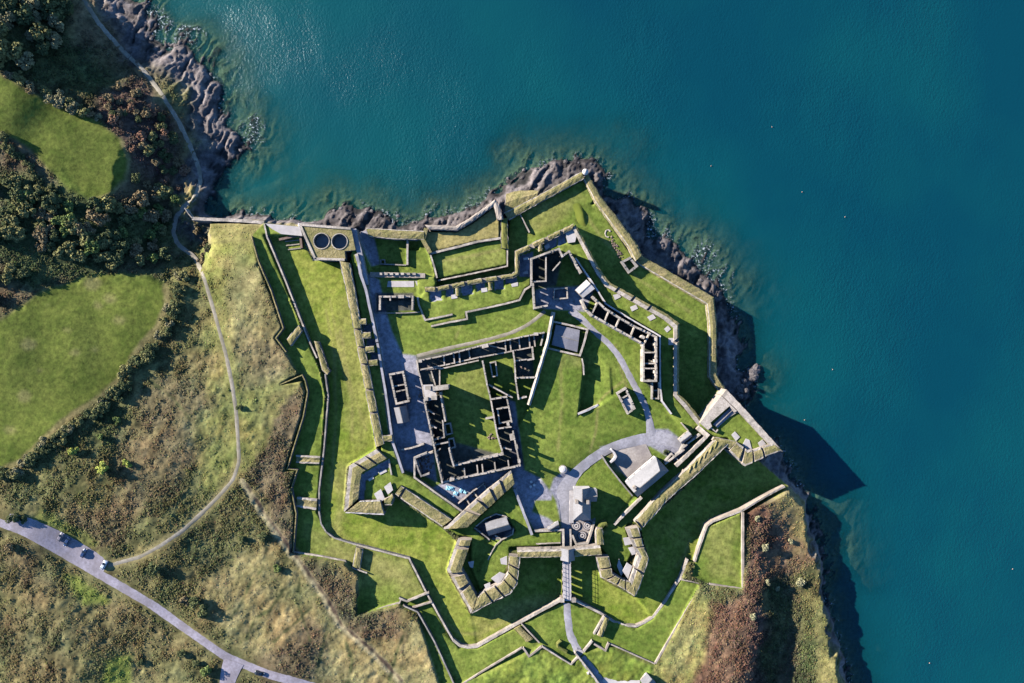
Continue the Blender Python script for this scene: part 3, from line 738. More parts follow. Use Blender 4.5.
# ------------------------------------------------------------------ the sea
def water_material():
    m, nt, N, L, b = new_mat('sea_water')
    ge = N.new('ShaderNodeNewGeometry')
    cl = N.new('ShaderNodeAttribute'); cl.attribute_name = 'clear'
    sh = N.new('ShaderNodeAttribute'); sh.attribute_name = 'silt'
    big = N.new('ShaderNodeTexNoise'); big.inputs['Scale'].default_value = .012; big.inputs['Detail'].default_value = 5
    L.new(ge.outputs['Position'], big.inputs['Vector'])
    mx = N.new('ShaderNodeMix'); mx.data_type = 'RGBA'
    mx.inputs['A'].default_value = (.0008, .039, .058, 1); mx.inputs['B'].default_value = (.003, .080, .075, 1)
    ad = N.new('ShaderNodeMath'); ad.operation = 'MULTIPLY_ADD'; ad.inputs[1].default_value = .6
    mr = N.new('ShaderNodeMapRange'); mr.inputs['From Min'].default_value = .35; mr.inputs['From Max'].default_value = .65
    mr.inputs['To Min'].default_value = -.12; mr.inputs['To Max'].default_value = .25
    L.new(big.outputs['Fac'], mr.inputs['Value']); L.new(sh.outputs['Fac'], ad.inputs[0]); L.new(mr.outputs['Result'], ad.inputs[2])
    ad.use_clamp = True
    L.new(ad.outputs[0], mx.inputs['Factor'])
    fo = N.new('ShaderNodeAttribute'); fo.attribute_name = 'foam'
    fn = N.new('ShaderNodeTexNoise'); fn.inputs['Scale'].default_value = .9; fn.inputs['Detail'].default_value = 6; fn.inputs['Roughness'].default_value = .7
    L.new(ge.outputs['Position'], fn.inputs['Vector'])
    fr = N.new('ShaderNodeMapRange'); fr.inputs['From Min'].default_value = .52; fr.inputs['From Max'].default_value = .64
    L.new(fn.outputs['Fac'], fr.inputs['Value'])
    fm = N.new('ShaderNodeMath'); fm.operation = 'MULTIPLY'; L.new(fr.outputs['Result'], fm.inputs[0]); L.new(fo.outputs['Fac'], fm.inputs[1])
    mf = N.new('ShaderNodeMix'); mf.data_type = 'RGBA'; mf.inputs['B'].default_value = (.55, .56, .57, 1)
    L.new(fm.outputs[0], mf.inputs['Factor']); L.new(mx.outputs['Result'], mf.inputs['A'])
    b.inputs['Roughness'].default_value = .27; b.inputs['IOR'].default_value = 1.333
    L.new(mf.outputs['Result'], b.inputs['Base Color'])
    # wind ripples running across the harbour, over a slow swell
    mp = N.new('ShaderNodeMapping'); mp.inputs['Rotation'].default_value = (0, 0, .6); mp.inputs['Scale'].default_value = (1, .7, 1)
    L.new(ge.outputs['Position'], mp.inputs['Vector'])
    w1 = N.new('ShaderNodeTexNoise'); w1.inputs['Scale'].default_value = 1.0; w1.inputs['Detail'].default_value = 6; w1.inputs['Roughness'].default_value = .6
    w2 = N.new('ShaderNodeTexNoise'); w2.inputs['Scale'].default_value = .07; w2.inputs['Detail'].default_value = 3
    L.new(mp.outputs['Vector'], w1.inputs['Vector']); L.new(mp.outputs['Vector'], w2.inputs['Vector'])
    a2 = N.new('ShaderNodeMath'); a2.operation = 'MULTIPLY_ADD'; a2.inputs[1].default_value = 1.6
    L.new(w2.outputs['Fac'], a2.inputs[0]); L.new(w1.outputs['Fac'], a2.inputs[2])
    bp = N.new('ShaderNodeBump'); bp.inputs['Strength'].default_value = .5; bp.inputs['Distance'].default_value = .55
    gu = N.new('ShaderNodeTexNoise'); gu.inputs['Scale'].default_value = .016; gu.inputs['Detail'].default_value = 3
    gm = N.new('ShaderNodeMapRange'); gm.inputs['From Min'].default_value = .38; gm.inputs['From Max'].default_value = .62; gm.inputs['To Min'].default_value = .12; gm.inputs['To Max'].default_value = .62
    L.new(mp.outputs['Vector'], gu.inputs['Vector']); L.new(gu.outputs['Fac'], gm.inputs['Value']); L.new(gm.outputs['Result'], bp.inputs['Strength'])
    L.new(a2.outputs[0], bp.inputs['Height']); L.new(bp.outputs['Normal'], b.inputs['Normal'])
    tr = N.new('ShaderNodeBsdfTransparent'); tr.inputs['Color'].default_value = (.62, .82, .80, 1)
    ms = N.new('ShaderNodeMixShader')
    sb = N.new('ShaderNodeMath'); sb.operation = 'SUBTRACT'; sb.use_clamp = True; L.new(cl.outputs['Fac'], sb.inputs[0]); L.new(fm.outputs[0], sb.inputs[1])
    L.new(sb.outputs[0], ms.inputs['Fac']); L.new(b.outputs['BSDF'], ms.inputs[1]); L.new(tr.outputs['BSDF'], ms.inputs[2])
    L.new(ms.outputs['Shader'], N['Material Output'].inputs['Surface'])
    return m


M['water'] = water_material()
WX = axis(-180, 240, 1.2, 2600); WY = axis(-168, 166, 1.2, 2600)
wxx, wyy = np.meshgrid(WX, WY)
wz = zat(np.clip(wxx, GX[0], GX[-1]), np.clip(wyy, GY[0], GY[-1]))
clear = np.exp(np.minimum(wz + .2, 0) / 2.0) * .93
wdc = sdist(wxx, wyy, CW)
silt = np.exp(-np.maximum(wdc, 0) / 45) * .55 + smooth(60, -150, wxx) * smooth(-40, 60, wyy) * .75
wo = grid_mesh('water', WX, WY, np.zeros(wxx.shape), None, M['water'], {'clear': clear, 'silt': silt, 'foam': smooth(-1.1, -.15, wz) * smooth(.40, .58, fbm(wxx, wyy, 16, 88, 3)) * (wdc > -12)})
wo['kind'] = 'structure'

# ------------------------------------------------------------------ builders for the fort
def upts(A, B, zt, step=1.3):
    """resample two px polylines of equal length together; returns plan lists and the knot parameter of each row"""
    a = PN(A, zt); b = PN(B, zt); oa, ob, us = [], [], []
    for i in range(len(a) - 1):
        L = max((a[i + 1] - a[i]).length, (b[i + 1] - b[i]).length)
        n = max(1, int(round(L / step)))
        for j in range(n + (1 if i == len(a) - 2 else 0)):
            t = j / n
            oa.append(tuple(a[i].lerp(a[i + 1], t))[:2]); ob.append(tuple(b[i].lerp(b[i + 1], t))[:2]); us.append(i + t)
    return oa, ob, us


def at_u(A, B, zt, u):
    a = PN(A, zt); b = PN(B, zt); i = min(int(u), len(a) - 2); t = u - i
    return tuple(a[i].lerp(a[i + 1], t))[:2], tuple(b[i].lerp(b[i + 1], t))[:2]


def span(A, B, zt, u0, u1):
    oa, ob, us = upts(A, B, zt)
    s0, e0 = at_u(A, B, zt, u0), at_u(A, B, zt, u1)
    ra, rb = [s0[0]], [s0[1]]
    for a, b, u in zip(oa, ob, us):
        if u0 + .03 < u < u1 - .03: ra.append(a); rb.append(b)
    ra.append(e0[0]); rb.append(e0[1])
    return ra, rb


def rampart(name, label, A, B, zt, zb, gaps=(), mats=('turf', 'stone', 'pale'), prof=None, cat='rampart', cut=1.3, group=None, pads=(), padz=None, extra=None):
    """thick turf-topped parapet between two px edges; A is the coped outer face.  gaps: (u, half) gun embrasures"""
    prof = prof or ((0, 0, 2), (.09, .02, 0), (.13, .14, 0), (.35, .38, 0), (.62, .36, 0), (.9, .12, 0), (.95, .04, 2), (1, 0, 2))
    n = len(A) - 1
    t = thing(name, label, cat, tuple(P(*A[0], zb)), group)
    mats = list(mats)
    if not gaps:
        mb = MB(); a, b = span(A, B, zt, 0, n); strip(mb, a, b, zt, zb, prof, .06)
        mb.obj('parapet', mats, t)
    else:
        mb = MB(); a, b = span(A, B, zt, 0, n)
        a = [(p[0] + (q[0] - p[0]) * .01, p[1] + (q[1] - p[1]) * .01) for p, q in zip(a, b)]
        strip(mb, a, b, zt - cut, zb, ((0, 0, 1), (1, 0, 1)), .02)
        mb.obj('scarp_wall', mats, t)
        u = 0
        for g, h in list(gaps) + [(n + 9, 9)]:
            e = min(g - h, n)
            if e - u > .02:
                mb = MB(); a, b = span(A, B, zt, u, e); strip(mb, a, b, zt, zt - cut - .05, prof, .06)
                mb.obj('merlon', mats, t)
            u = g + h
    for q in pads:
        mb = MB(); z = padz if padz is not None else zt - 1.5
        mb.prism(PN(q, z), z - .35, z + .04, 0, 0); mb.obj('gun_platform', ['slab'], t)
    return t


def ruin_wall(mb, p0, p1, w, zb, zt, win=0, jag=.5, mt=0, ms=1):
    """a roofless wall: piers of broken height between window openings that keep their lintels"""
    d = Vector((p1[0] - p0[0], p1[1] - p0[1])); L = d.length; d /= L
    e = w * .48
    if win and L > 3.5:
        n = max(1, int(L / win)); cell = (L + 2 * e) / n; ww = min(1.15, cell * .4)
        for i in range(n):
            s0 = -e + i * cell; c = s0 + cell / 2
            for x0, x1, segs in ((s0, c - ww / 2, ((zb, None),)), (c - ww / 2, c + ww / 2, 'w'), (c + ww / 2, s0 + cell, ((zb, None),))):
                top = zt - random.random() * jag
                cc = (p0[0] + d.x * (x0 + x1) / 2, p0[1] + d.y * (x0 + x1) / 2); hl = (x1 - x0) / 2
                if segs == 'w':
                    g = zb + 1.2 if random.random() > .3 else zb - .6
                    z = zb; h1 = g + .95
                    mb.box(cc, d, 0, hl, w / 2 - .01, zb - .8, g + .0, ms, ms)
                    zl = min(g + 1.7 if g > zb else zb + 2.2, zt - 1)
                    if zt - zl > 3.2:
                        mb.box(cc, d, 0, hl, w / 2 - .01, zl, zl + 1.0, ms, ms)
                        mb.box(cc, d, 0, hl, w / 2 - .01, min(zl + 2.5, top - .4), top, ms, mt)
                    else:
                        mb.box(cc, d, 0, hl, w / 2 - .01, zl, top, ms, mt)
                else:
                    mb.box(cc, d, 0, hl, w / 2, zb - .8, top, ms, mt)
    else:
        n = max(1, int(L / 2.2)); cell = (L + 2 * e) / n
        for i in range(n):
            c = -e + (i + .5) * cell
            mb.box((p0[0] + d.x * c, p0[1] + d.y * c), d, 0, cell / 2, w / 2 * random.uniform(.96, 1.04), zb - .8, zt - random.random() * jag, ms, mt)


def ruin(name, label, cat, zb, zt, outer=(), inner=(), stacks=(), wpx=1.9, ipx=1.3, win=3.6, mats=('pale', 'grey'), rubble=(), parent=None, dz=-.7, gable=()):
    """roofless building: outer walls with windows, partitions, chimney breasts, heaps of fallen stone"""
    allp = [p for l in outer for p in l[:2]]
    t = thing(name, label, cat, tuple(P(*outer[0][0], zb)))
    k = S0 * (1 - zt / HCAM)
    for l in outer:
        mb = MB(); pts = PN(l, zt)
        for a, b in zip(pts[:-1], pts[1:]):
            ruin_wall(mb, a, b, wpx * k, zb, zt - random.random() * .4, win, .9)
        mb.obj('outer_wall', mats, t)
    for l in inner:
        mb = MB(); zi = zt + dz - random.random() * .5; pts = PN(l, zi)
        for a, b in zip(pts[:-1], pts[1:]): ruin_wall(mb, a, b, ipx * k, zb, zi, 0, .7)
        mb.obj('partition_wall', mats, t)
    for (x, y, ang, lx, ly, h) in stacks:
        mb = MB(); p = P(x, y, zt + h); d = Vector((math.cos(math.radians(-ang)), math.sin(math.radians(-ang))))
        mb.box(p, d, 0, lx * k / 2, ly * k / 2, zb, zt + h - .35, 1, 0)
        mb.box(p, d, 0, lx * k / 2 + .12, ly * k / 2 + .12, zt + h - .35, zt + h, 0, 0)
        mb.obj('chimney_stack', mats, t)
    for (x, y, r, n) in rubble:
        mb = MB(); c = g1(x, y)
        for i in range(n):
            a = random.random() * 6.28; q = r * S0 * math.sqrt(random.random()); s_ = random.uniform(.25, .6)
            rock_blob(mb, (c.x + q * math.cos(a), c.y + q * math.sin(a), zb + .1), s_)
        mb.obj('fallen_stone', ['brown'], t)['kind'] = 'stuff'
    return t


def rock_blob(mb, c, r, flat=.7):
    vs = []; fs = []
    for i, (zz, rr) in enumerate(((-.6, .7), (.0, 1), (.55, .75))):
        for j in range(6):
            a = j * 1.047 + i * .5; q = r * rr * random.uniform(.75, 1.25)
            vs.append((c[0] + q * math.cos(a), c[1] + q * math.sin(a), c[2] + zz * r * flat * random.uniform(.8, 1.2)))
    vs.append((c[0], c[1], c[2] + r * flat * .85))
    for i in range(2):
        for j in range(6):
            k = (j + 1) % 6; fs.append((i * 6 + j, i * 6 + k, (i + 1) * 6 + k, (i + 1) * 6 + j))
    for j in range(6): fs.append((12 + j, 12 + (j + 1) % 6, 18))
    mb.add(vs, fs, 0)


def house(name, label, cat, corners, zb, ze, zr, wallm=('stone',), roofm=('slate',), hip=(0, 0), stacks=(), over=.35, ridge_shift=.5, doors=True, group=None):
    """gabled or hipped house; corners a,b,c,d round the eaves, the ridge runs parallel to a-b"""
    a, b, c, d = PN(corners, ze)
    t = thing(name, label, cat, (*((a + b + c + d) / 4).xy, zb), group)
    s = ridge_shift
    r0 = a.lerp(d, s); r1 = b.lerp(c, s)
    r0_, r1_ = r0.lerp(r1, hip[0]), r1.lerp(r0, hip[1])
    r0_.z = r1_.z = zr
    mb = MB()
    vs = [(*p.xy, zb - 1) for p in (a, b, c, d)] + [(*p.xy, ze) for p in (a, b, c, d)]
    fs = [(0, 1, 5, 4), (1, 2, 6, 5), (2, 3, 7, 6), (3, 0, 4, 7)]
    if hip[0] == 0: vs.append((*r0.xy, zr - .25)); fs.append((7, 4, len(vs) - 1))
    if hip[1] == 0: vs.append((*r1.xy, zr - .25)); fs.append((5, 6, len(vs) - 1))
    ar = (b - a).xy; q = (d - a).xy
    if ar.x * q.y - ar.y * q.x < 0: fs = [tuple(reversed(f)) for f in fs]
    mb.add(vs, fs, 0); w_ = mb.obj('wall', list(wallm), t)
    # roof
    ctr = (a + b + c + d) / 4
    along = (b - a).normalized(); ac = (d - a).normalized()
    sl = (zr - ze) / max(.5, (r0.xy - a.xy).length)
    oa = a - ac * over - along * over * .6; ob = b - ac * over + along * over * .6
    oc = c + ac * over + along * over * .6; od = d + ac * over - along * over * .6
    drop = over * sl * .5
    for p in (oa, ob, oc, od): p.z = ze - drop + .1
    e0 = r0_ - along * (over * .6 if hip[0] == 0 else 0); e1 = r1_ + along * (over * .6 if hip[1] == 0 else 0)
    mb = MB(); th = Vector((0, 0, -.18))
    V = [oa, ob, oc, od, e0, e1]; V = V + [p + th for p in V]
    F = [(0, 1, 5, 4), (2, 3, 4, 5), (1, 2, 5), (3, 0, 4)]
    if hip[0] == 0: F.remove((3, 0, 4))
    if hip[1] == 0: F.remove((1, 2, 5))
    F2 = [tuple(6 + i for i in reversed(f)) for f in F]
    E = [(0, 6, 7, 1), (2, 8, 9, 3)]
    E += [(1, 7, 11, 5), (5, 11, 8, 2)] if hip[1] == 0 else [(1, 7, 8, 2)]
    E += [(3, 9, 10, 4), (4, 10, 6, 0)] if hip[0] == 0 else [(3, 9, 6, 0)]
    FS = F + F2 + E
    if ar.x * q.y - ar.y * q.x < 0: FS = [tuple(reversed(f)) for f in FS]
    mb.add(V, FS, 0); rf = mb.obj('roof', list(roofm), t)
    mb = MB(); mid = (e0 + e1) / 2; L = (e1 - e0).length
    if L > .5:
        mb.box(mid, along, 0, L / 2, .14, zr - .06, zr + .1, 0); mb.obj('ridge_tiles', ['grey'], rf)
    for (u, v, l, w2, h) in stacks:
        p = a.lerp(b, u).lerp(d.lerp(c, u), v); mb = MB()
        mb.box(p, along, 0, l / 2, w2 / 2, ze - .3, zr + h - .3, 0); mb.box(p, along, 0, l / 2 + .1, w2 / 2 + .1, zr + h - .3, zr + h, 0)
        ch = mb.obj('chimney', ['stone'], rf)
    if doors:
        L = (b - a).length
        for k, (p0, p1, o_) in enumerate(((a, b, -ac), (d, c, ac))):
            n = max(2, int(L / 3.2))
            for i in range(n):
                p = p0.lerp(p1, (i + .5) / n); mb = MB()
                isd = k == 0 and i == n // 2
                mb.box(p + o_ * .03, along, 0, .5 if isd else .45, .06, zb if isd else zb + 1, min(zb + (2.1 if isd else 2.2), ze - .2), 0)
                mb.obj('door' if isd else 'window', ['timber' if isd else 'glass'], t)
    return t


def flat_sheet(name, label, pts, z, mat, th=.3, cat='paving', parent=None, kind=None):
    mb = MB(); mb.prism(PN(pts, z), z - th, z, 0, 0)
    o = mb.obj(name, [mat], parent)
    if kind: o['kind'] = kind
    elif not parent: props(o, label, cat)
    return o


ROADS = []


def ribbon(name, pts, wpx, mat, lift=.07, step=1.6, jit=.05, widths=None):
    """road or path draped on the ground"""
    pp = resample([(p[0], p[1], p[2] if len(p) > 2 else wpx) for p in pts], 3.0)
    # round the corners a little
    for _ in range(2):
        pp = [pp[0]] + [tuple((pp[i - 1][k] + 2 * pp[i][k] + pp[i + 1][k]) / 4 for k in range(3)) for i in range(1, len(pp) - 1)] + [pp[-1]]
    w = gpoly(pp); ROADS.append((w, max(q[2] for q in pp) * .222))
    mb = MB(); vs = []
    for i, (p, q) in enumerate(zip(w, pp)):
        hw = q[2] * .222 + random.uniform(-jit, jit) * 2
        a = w[max(i - 1, 0)]; b = w[min(i + 1, len(w) - 1)]
        d = Vector((b[0] - a[0], b[1] - a[1])).normalized()
        for s in (-1, -.5, 0, .5, 1):
            x, y = p[0] - d.y * hw * s, p[1] + d.x * hw * s
            vs.append((x, y, s))
    X_ = np.array([v[0] for v in vs]); Y_ = np.array([v[1] for v in vs]); zz = zat(X_, Y_)
    n = len(w); z5 = zz.reshape(n, 5); mid = z5.max(1)
    sm = np.convolve(np.pad(mid, 2, 'edge'), np.ones(5) / 5, 'valid')
    zz = np.maximum(z5 + lift, (sm[:, None] * .5 + z5 * .5) + lift).reshape(-1)
    V = [(vs[i][0], vs[i][1], float(zz[i]) - (.12 if abs(vs[i][2]) == 1 else 0)) for i in range(len(vs))]
    F = []
    for i in range(n - 1):
        for j in range(4):
            F.append((i * 5 + j, (i + 1) * 5 + j, (i + 1) * 5 + j + 1, i * 5 + j + 1))
    p0 = Vector(V[0]); e1 = Vector(V[5]) - p0; e2 = Vector(V[1]) - p0
    if e1.cross(e2).z < 0: F = [tuple(reversed(f)) for f in F]
    mb.add(V, F, 0)
    o = mb.obj(name, [mat], None, True); o['kind'] = 'structure'
    return o

# ------------------------------------------------------------------ roads and paths
ribbon('road', [(-30, 510), (0, 523), (20, 530), (60, 551), (100, 575), (150, 604), (200, 639), (224, 656), (240, 663), (270, 675), (300, 684), (330, 692)], 9.5, 'tar')
ribbon('road', [(233, 661, 22), (229, 672, 19), (226, 684, 16), (222, 710, 13)], 14, 'tar', .055)
ribbon('layby', [(8, 519, 13), (30, 527, 16), (60, 541, 17), (85, 555, 16), (106, 567, 12)], 14, 'tar', .05)
ribbon('path', [(108, 566), (118, 563), (140, 557), (160, 546), (182, 531), (203, 512), (218, 497), (233, 480), (239, 462), (238, 440), (236, 412), (232, 385), (226, 355), (215, 315), (204, 278), (196, 258), (188, 252)], 4.2, 'gravel')
ribbon('path', [(188, 252), (178, 245), (173, 232), (176, 218), (186, 205), (196, 196), (201, 182), (198, 165), (190, 145), (178, 120), (160, 92), (145, 72), (122, 50), (100, 25), (84, 0), (70, -25)], 4.2, 'gravel')
ribbon('path', [(567, 603, 8.5), (567, 615, 8), (569, 630, 8.5), (573, 642, 8), (580, 655, 8), (588, 665, 8), (597, 677, 9), (606, 690, 10)], 8, 'pave')
ribbon('path', [(603, 679, 6), (616, 684, 7), (640, 684, 7)], 7, 'slab', .06)
ribbon('path', [(567, 548, 6), (567, 536, 6), (566, 520, 9), (566, 505, 14), (565, 492, 18), (569, 481, 14), (578, 470, 10), (590, 460, 10), (605, 450, 10), (620, 444, 10), (640, 439, 12), (660, 438, 16), (672, 441, 14), (681, 446, 8)], 9, 'pave')
ribbon('path', [(651, 436, 11), (649, 420, 7), (646, 408, 6.5), (638, 392, 6.5), (628, 373, 7), (618, 355, 6.5), (606, 341, 6.5), (596, 333, 6), (586, 323, 6.5), (577, 315, 8), (570, 310, 8)], 6, 'pave', .08)
ribbon('path', [(417, 356), (440, 350), (470, 343.5), (490, 339), (511, 333), (526, 326), (537, 318), (545, 311)], 4.2, 'gravel')
for pts, z, m in (([(388, 281), (414, 281), (414, 287), (387, 287)], 12.5, 'slab'), ([(415, 281), (424, 281), (426, 290), (423, 296), (418, 288)], 12.5, 'slab')):
    flat_sheet('paving', None, pts, z, m, .4, kind='structure')
flat_sheet('courtyard', None, [(612, 449), (646, 444), (652, 456), (628, 480), (614, 462)], zat(*P(630, 460, 14).xy).item() + .12, 'flag', .5, kind='structure')

# ------------------------------------------------------------------ western outworks
wall('sea_wall', 'thin pale sea wall running west along the cove to the ditch', [(192, 218.5, 12.2), (208, 219.3, 12), (240, 220.5, 11.8), (264, 222.5, 11.6)], 3.2, 11.8, -1.5, cat='sea wall')
wall('fence', 'short slanting rail fence between the shore path and the cove', [(184.5, 208, 12.5), (188, 213.5, 12.3), (192, 218, 12.3)], .8, 12.4, 8, ('pale', 'pale'), 'fence')
ob = MB(); ob.prism(PN([(264.5, 223.3), (300, 226.8), (302.5, 236), (281, 234), (272, 229)], 12.6), -1.5, 12.6, 0, 1)
props(ob.obj('quay_platform', ['slab', 'stone']), 'broad pale stone platform closing the ditch against the sea', 'platform')
wall('counterscarp_wall', 'long straight counterscarp wall west of the bright green ditch', [(264, 223.5, 12.9), (267, 237, 12.8), (285, 280, 12.7), (309, 341, 12.7), (317, 358, 12.7)], 1.5, 12.7, 8, ('pale', 'grey'))
rampart('traverse', 'tan turf-topped spur where the long ditch wall changes direction', [(314, 341), (322, 370), (327, 375)], [(319, 342), (328, 368), (330, 371)], 13, 9, cat='traverse')
wall('counterscarp_wall', 'counterscarp wall west of the ditch between its tan spur and the rounded bend', [(325, 374, 12.7), (328, 396, 12.7), (324, 447, 12.7), (319, 490, 12.7), (319, 512, 12.7), (321, 524, 12.7), (326, 532, 12.8), (334, 538, 13), (357, 545, 13.2)], 1.4, 12.7, 8, ('grey', 'grey'))
wall('counterscarp_wall', 'angled counterscarp wall from the small traverse round the foot of the south-west bastion', [(357, 545, 13.3), (409, 558.5, 13.4), (427, 594, 13.5), (447, 630, 13.5), (453, 640, 13.5)], 1.7, 13.5, 8.5, ('pale', 'grey'))
wall('counterscarp_wall', 'pale curved counterscarp wall running up to the west side of the bridge', [(453, 640, 13.5), (460, 645.5, 13.4), (468, 647.5, 13.4), (477, 646.5, 13.4), (517, 624, 13.5), (561, 600, 14.2)], 2.7, 13.5, 8.5, ('pale', 'stone'))
wall('counterscarp_wall', 'dark-edged counterscarp wall curving away east of the bridge', [(574, 600, 14.2), (600, 613, 13.5), (615, 622, 13.1), (625, 625.5, 13), (636, 626.5, 13), (644, 623, 12.9), (653, 617, 12.8), (666, 600, 12.8), (680.5, 577.5, 12.8), (687.5, 559, 12.6)], 2.3, 13, 8.5, ('pale', 'stone'))
wall('counterscarp_wall', 'pale wall beside the square eastern field, ending above the sea', [(695, 562, 12.9), (699, 549, 12.9), (707, 526, 12.9), (713, 521.5, 12.8), (742, 511, 12.4), (760, 500, 10.5), (774, 492, 9), (785, 486.5, 8)], 1.7, 12, 3, ('pale', 'stone'))
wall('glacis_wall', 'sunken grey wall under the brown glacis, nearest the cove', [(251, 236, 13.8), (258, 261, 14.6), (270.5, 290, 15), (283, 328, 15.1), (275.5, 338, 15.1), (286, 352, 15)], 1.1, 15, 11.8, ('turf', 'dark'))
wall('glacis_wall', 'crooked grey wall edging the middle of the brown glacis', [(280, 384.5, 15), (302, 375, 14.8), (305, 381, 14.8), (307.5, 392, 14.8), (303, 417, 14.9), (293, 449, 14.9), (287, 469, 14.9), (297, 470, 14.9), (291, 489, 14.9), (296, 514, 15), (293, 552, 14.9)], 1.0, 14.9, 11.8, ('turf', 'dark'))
rampart('traverse', 'pale slanting turf traverse with a stone edge, alone in the covered way', [(286.7, 339), (298.5, 325)], [(290.8, 346), (302, 331)], 14.6, 12, cat='traverse')
for lab, a, b in (('small oblong stone traverse across the covered way, northern of two', [(296, 455), (320, 456.5)], [(296, 463), (319, 464)]),
                  ('small oblong stone traverse across the covered way, beside the rounded bend', [(297, 497), (317, 499)], [(296, 507), (316, 510)])):
    rampart('traverse', lab, a, b, 13.5, 12, cat='traverse', prof=((0, 0, 2), (.2, 0, 0), (.5, -.35, 0), (.8, 0, 2), (1, 0, 2)))
wall('low_wall', 'thin tan wall along the foot of the brown slope beside the sunken lawn', [(293, 552), (320, 556), (345, 561), (347.5, 566.5), (367, 573)], 1.4, 13.4, 11.5)
rampart('traverse', 'tan turf-topped traverse between two lawns of the covered way', [(356, 547), (352.5, 566)], [(363, 549), (360, 569)], 14, 12, cat='traverse')
wall('low_wall', 'broken stone wall closing the sunken lawn on the brown slope side', [(367, 613), (385, 607), (399.5, 603), (401, 599)], 1.4, 13.5, 11.8)
wall('low_wall', 'cross wall over the covered way, upper of a close pair', [(399, 598), (407, 601.5), (429, 592.5)], 1.7, 14, 11.8)
wall('low_wall', 'cross wall over the covered way, lower of a close pair', [(403, 605), (410, 608.5), (432, 602)], 1.4, 13.8, 11.8, ('stone', 'stone'))
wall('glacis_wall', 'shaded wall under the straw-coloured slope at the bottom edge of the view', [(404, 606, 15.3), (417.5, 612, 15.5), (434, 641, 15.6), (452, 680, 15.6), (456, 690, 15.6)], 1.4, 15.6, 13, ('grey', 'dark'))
for i, (a, b, lab) in enumerate(((( 285, 241.5), (299, 240), 'low footing wall in the ditch corner, closest to the sea'), ((286, 245.5), (299.5, 244), 'low footing wall in the ditch corner, middle of three'), ((288, 249.5), (301, 248), 'low footing wall in the ditch corner, farthest from the sea'))):
    wall('footing_wall', lab, [a, b], 1.1, 10, 9, cat='footing')
wall('return_wall', 'reddish stone wall enclosing the ditch corner under the round pits', [(279, 239.5), (300, 234.8), (301.5, 248)], 2.1, 11.4, 9, ('brown', 'brown'))

# ------------------------------------------------------------------ west front of the body
t = thing('cavalier', 'square tan battery with two round pits at the seaward corner', 'battery', tuple(P(325, 242, 8)))
mb = MB(); ho = [[tuple(P(cx + 7.6 * math.cos(a), cy + 7.2 * math.sin(a), 17.5).xy) for a in [i * math.tau / 28 for i in range(28)]] for cx, cy in ((321.5, 241), (339.5, 241.5))]
mb.prism(PN([(299, 224), (351, 228), (355.5, 250), (344.5, 251), (345.5, 260), (315, 259), (311, 255), (304, 235)], 17.5), -1.5, 17.5, 0, 1, ho, .05)
mb.obj('platform', ['turf', 'stone'], t)
for cx, cy in ((321.5, 241), (339.5, 241.5)):
    c = P(cx, cy, 17.5); mb = MB(); n = 28; vs = []; fs = []
    for i in range(n):
        a = i * math.tau / n
        for r, z in ((3.3, 17.5), (3.3, 17.8), (3.62, 17.8), (3.62, 17.4)): vs.append((c.x + r * math.cos(a), c.y + r * math.sin(a), z))
    for i in range(n):
        j = (i + 1) % n
        for q in range(3): fs.append((i * 4 + q, i * 4 + q + 1, j * 4 + q + 1, j * 4 + q))
    mb.add(vs, [tuple(reversed(f)) for f in fs], 0); rim = mb.obj('pit_rim', ['pale'], t)
    mb = MB(); mb.prism([(c.x + 3.4 * math.cos(a), c.y + 3.4 * math.sin(a)) for a in [i * math.tau / n for i in range(n)]], 12.0, 13.8, 0, 0); mb.obj('pit_floor', ['slab'], rim)
    mb = MB()
    for i in range(n):
        a0, a1 = i * math.tau / n, (i + 1) * math.tau / n
        mb.add([(c.x + 3.43 * math.cos(a0), c.y + 3.43 * math.sin(a0), 17.5), (c.x + 3.43 * math.cos(a1), c.y + 3.43 * math.sin(a1), 17.5), (c.x + 3.43 * math.cos(a1), c.y + 3.43 * math.sin(a1), 11.8), (c.x + 3.43 * math.cos(a0), c.y + 3.43 * math.sin(a0), 11.8)], [(0, 1, 2, 3)], 0)
    mb.obj('pit_lining', ['slab'], rim)
for a, l in (((299.5, 224.5), (351, 228.6)), ((300.2, 225.5), (315, 258.5)), ((316, 258.6), (345, 259.6))):
    mb = MB(); A = PN([a, l], 17.9); d = (A[1] - A[0]).xy.normalized()
    mb.box(((A[0] + A[1]) / 2), d, 0, (A[1] - A[0]).length / 2 - .2, .5, 17.3, 17.9, 0); mb.obj('kerb', ['pale'], t)
wall('rampart_walk', 'blue-grey stepped stone walk beside the pit battery', [(353.5, 229, 16.5), (360, 255, 16.6), (366, 285, 16.6)], 5, 16.5, 9, ('pave', 'grey'), 'walkway')
rampart('west_parapet', 'long straight tan parapet above the bright green western ditch', [(339.5, 261), (346, 291), (356, 342), (366, 395), (376, 447)], [(349.5, 263), (355, 291), (363.5, 342), (374, 395), (384, 444)], 18.2, 8,
        [(1.75, .02), (2.1, .02), (2.42, .02), (2.9, .025), (3.35, .025)], cut=1.1)
tv = [((361.5, 322), 'stubby turf traverse on the west rampart walk, nearest the sea of four'), ((366, 335.5), 'stubby turf traverse on the west rampart walk, second from the sea'), ((369.5, 349.5), 'stubby turf traverse on the west rampart walk, third from the sea'),
      ((373, 363), 'stubby turf traverse on the west rampart walk, farthest from the sea of four'), ((387.5, 438.5), 'single square turf block at the south end of the west rampart walk')]
for (x, y), lab in tv:
    w_ = 4.2
    rampart('traverse', lab, [(x - w_, y - 3), (x + w_, y - 3.6)], [(x - w_ + .6, y + 3), (x + w_ + .6, y + 2.4)], 18.0, 15.5, cat='traverse', group='turf traverses on the ramparts')
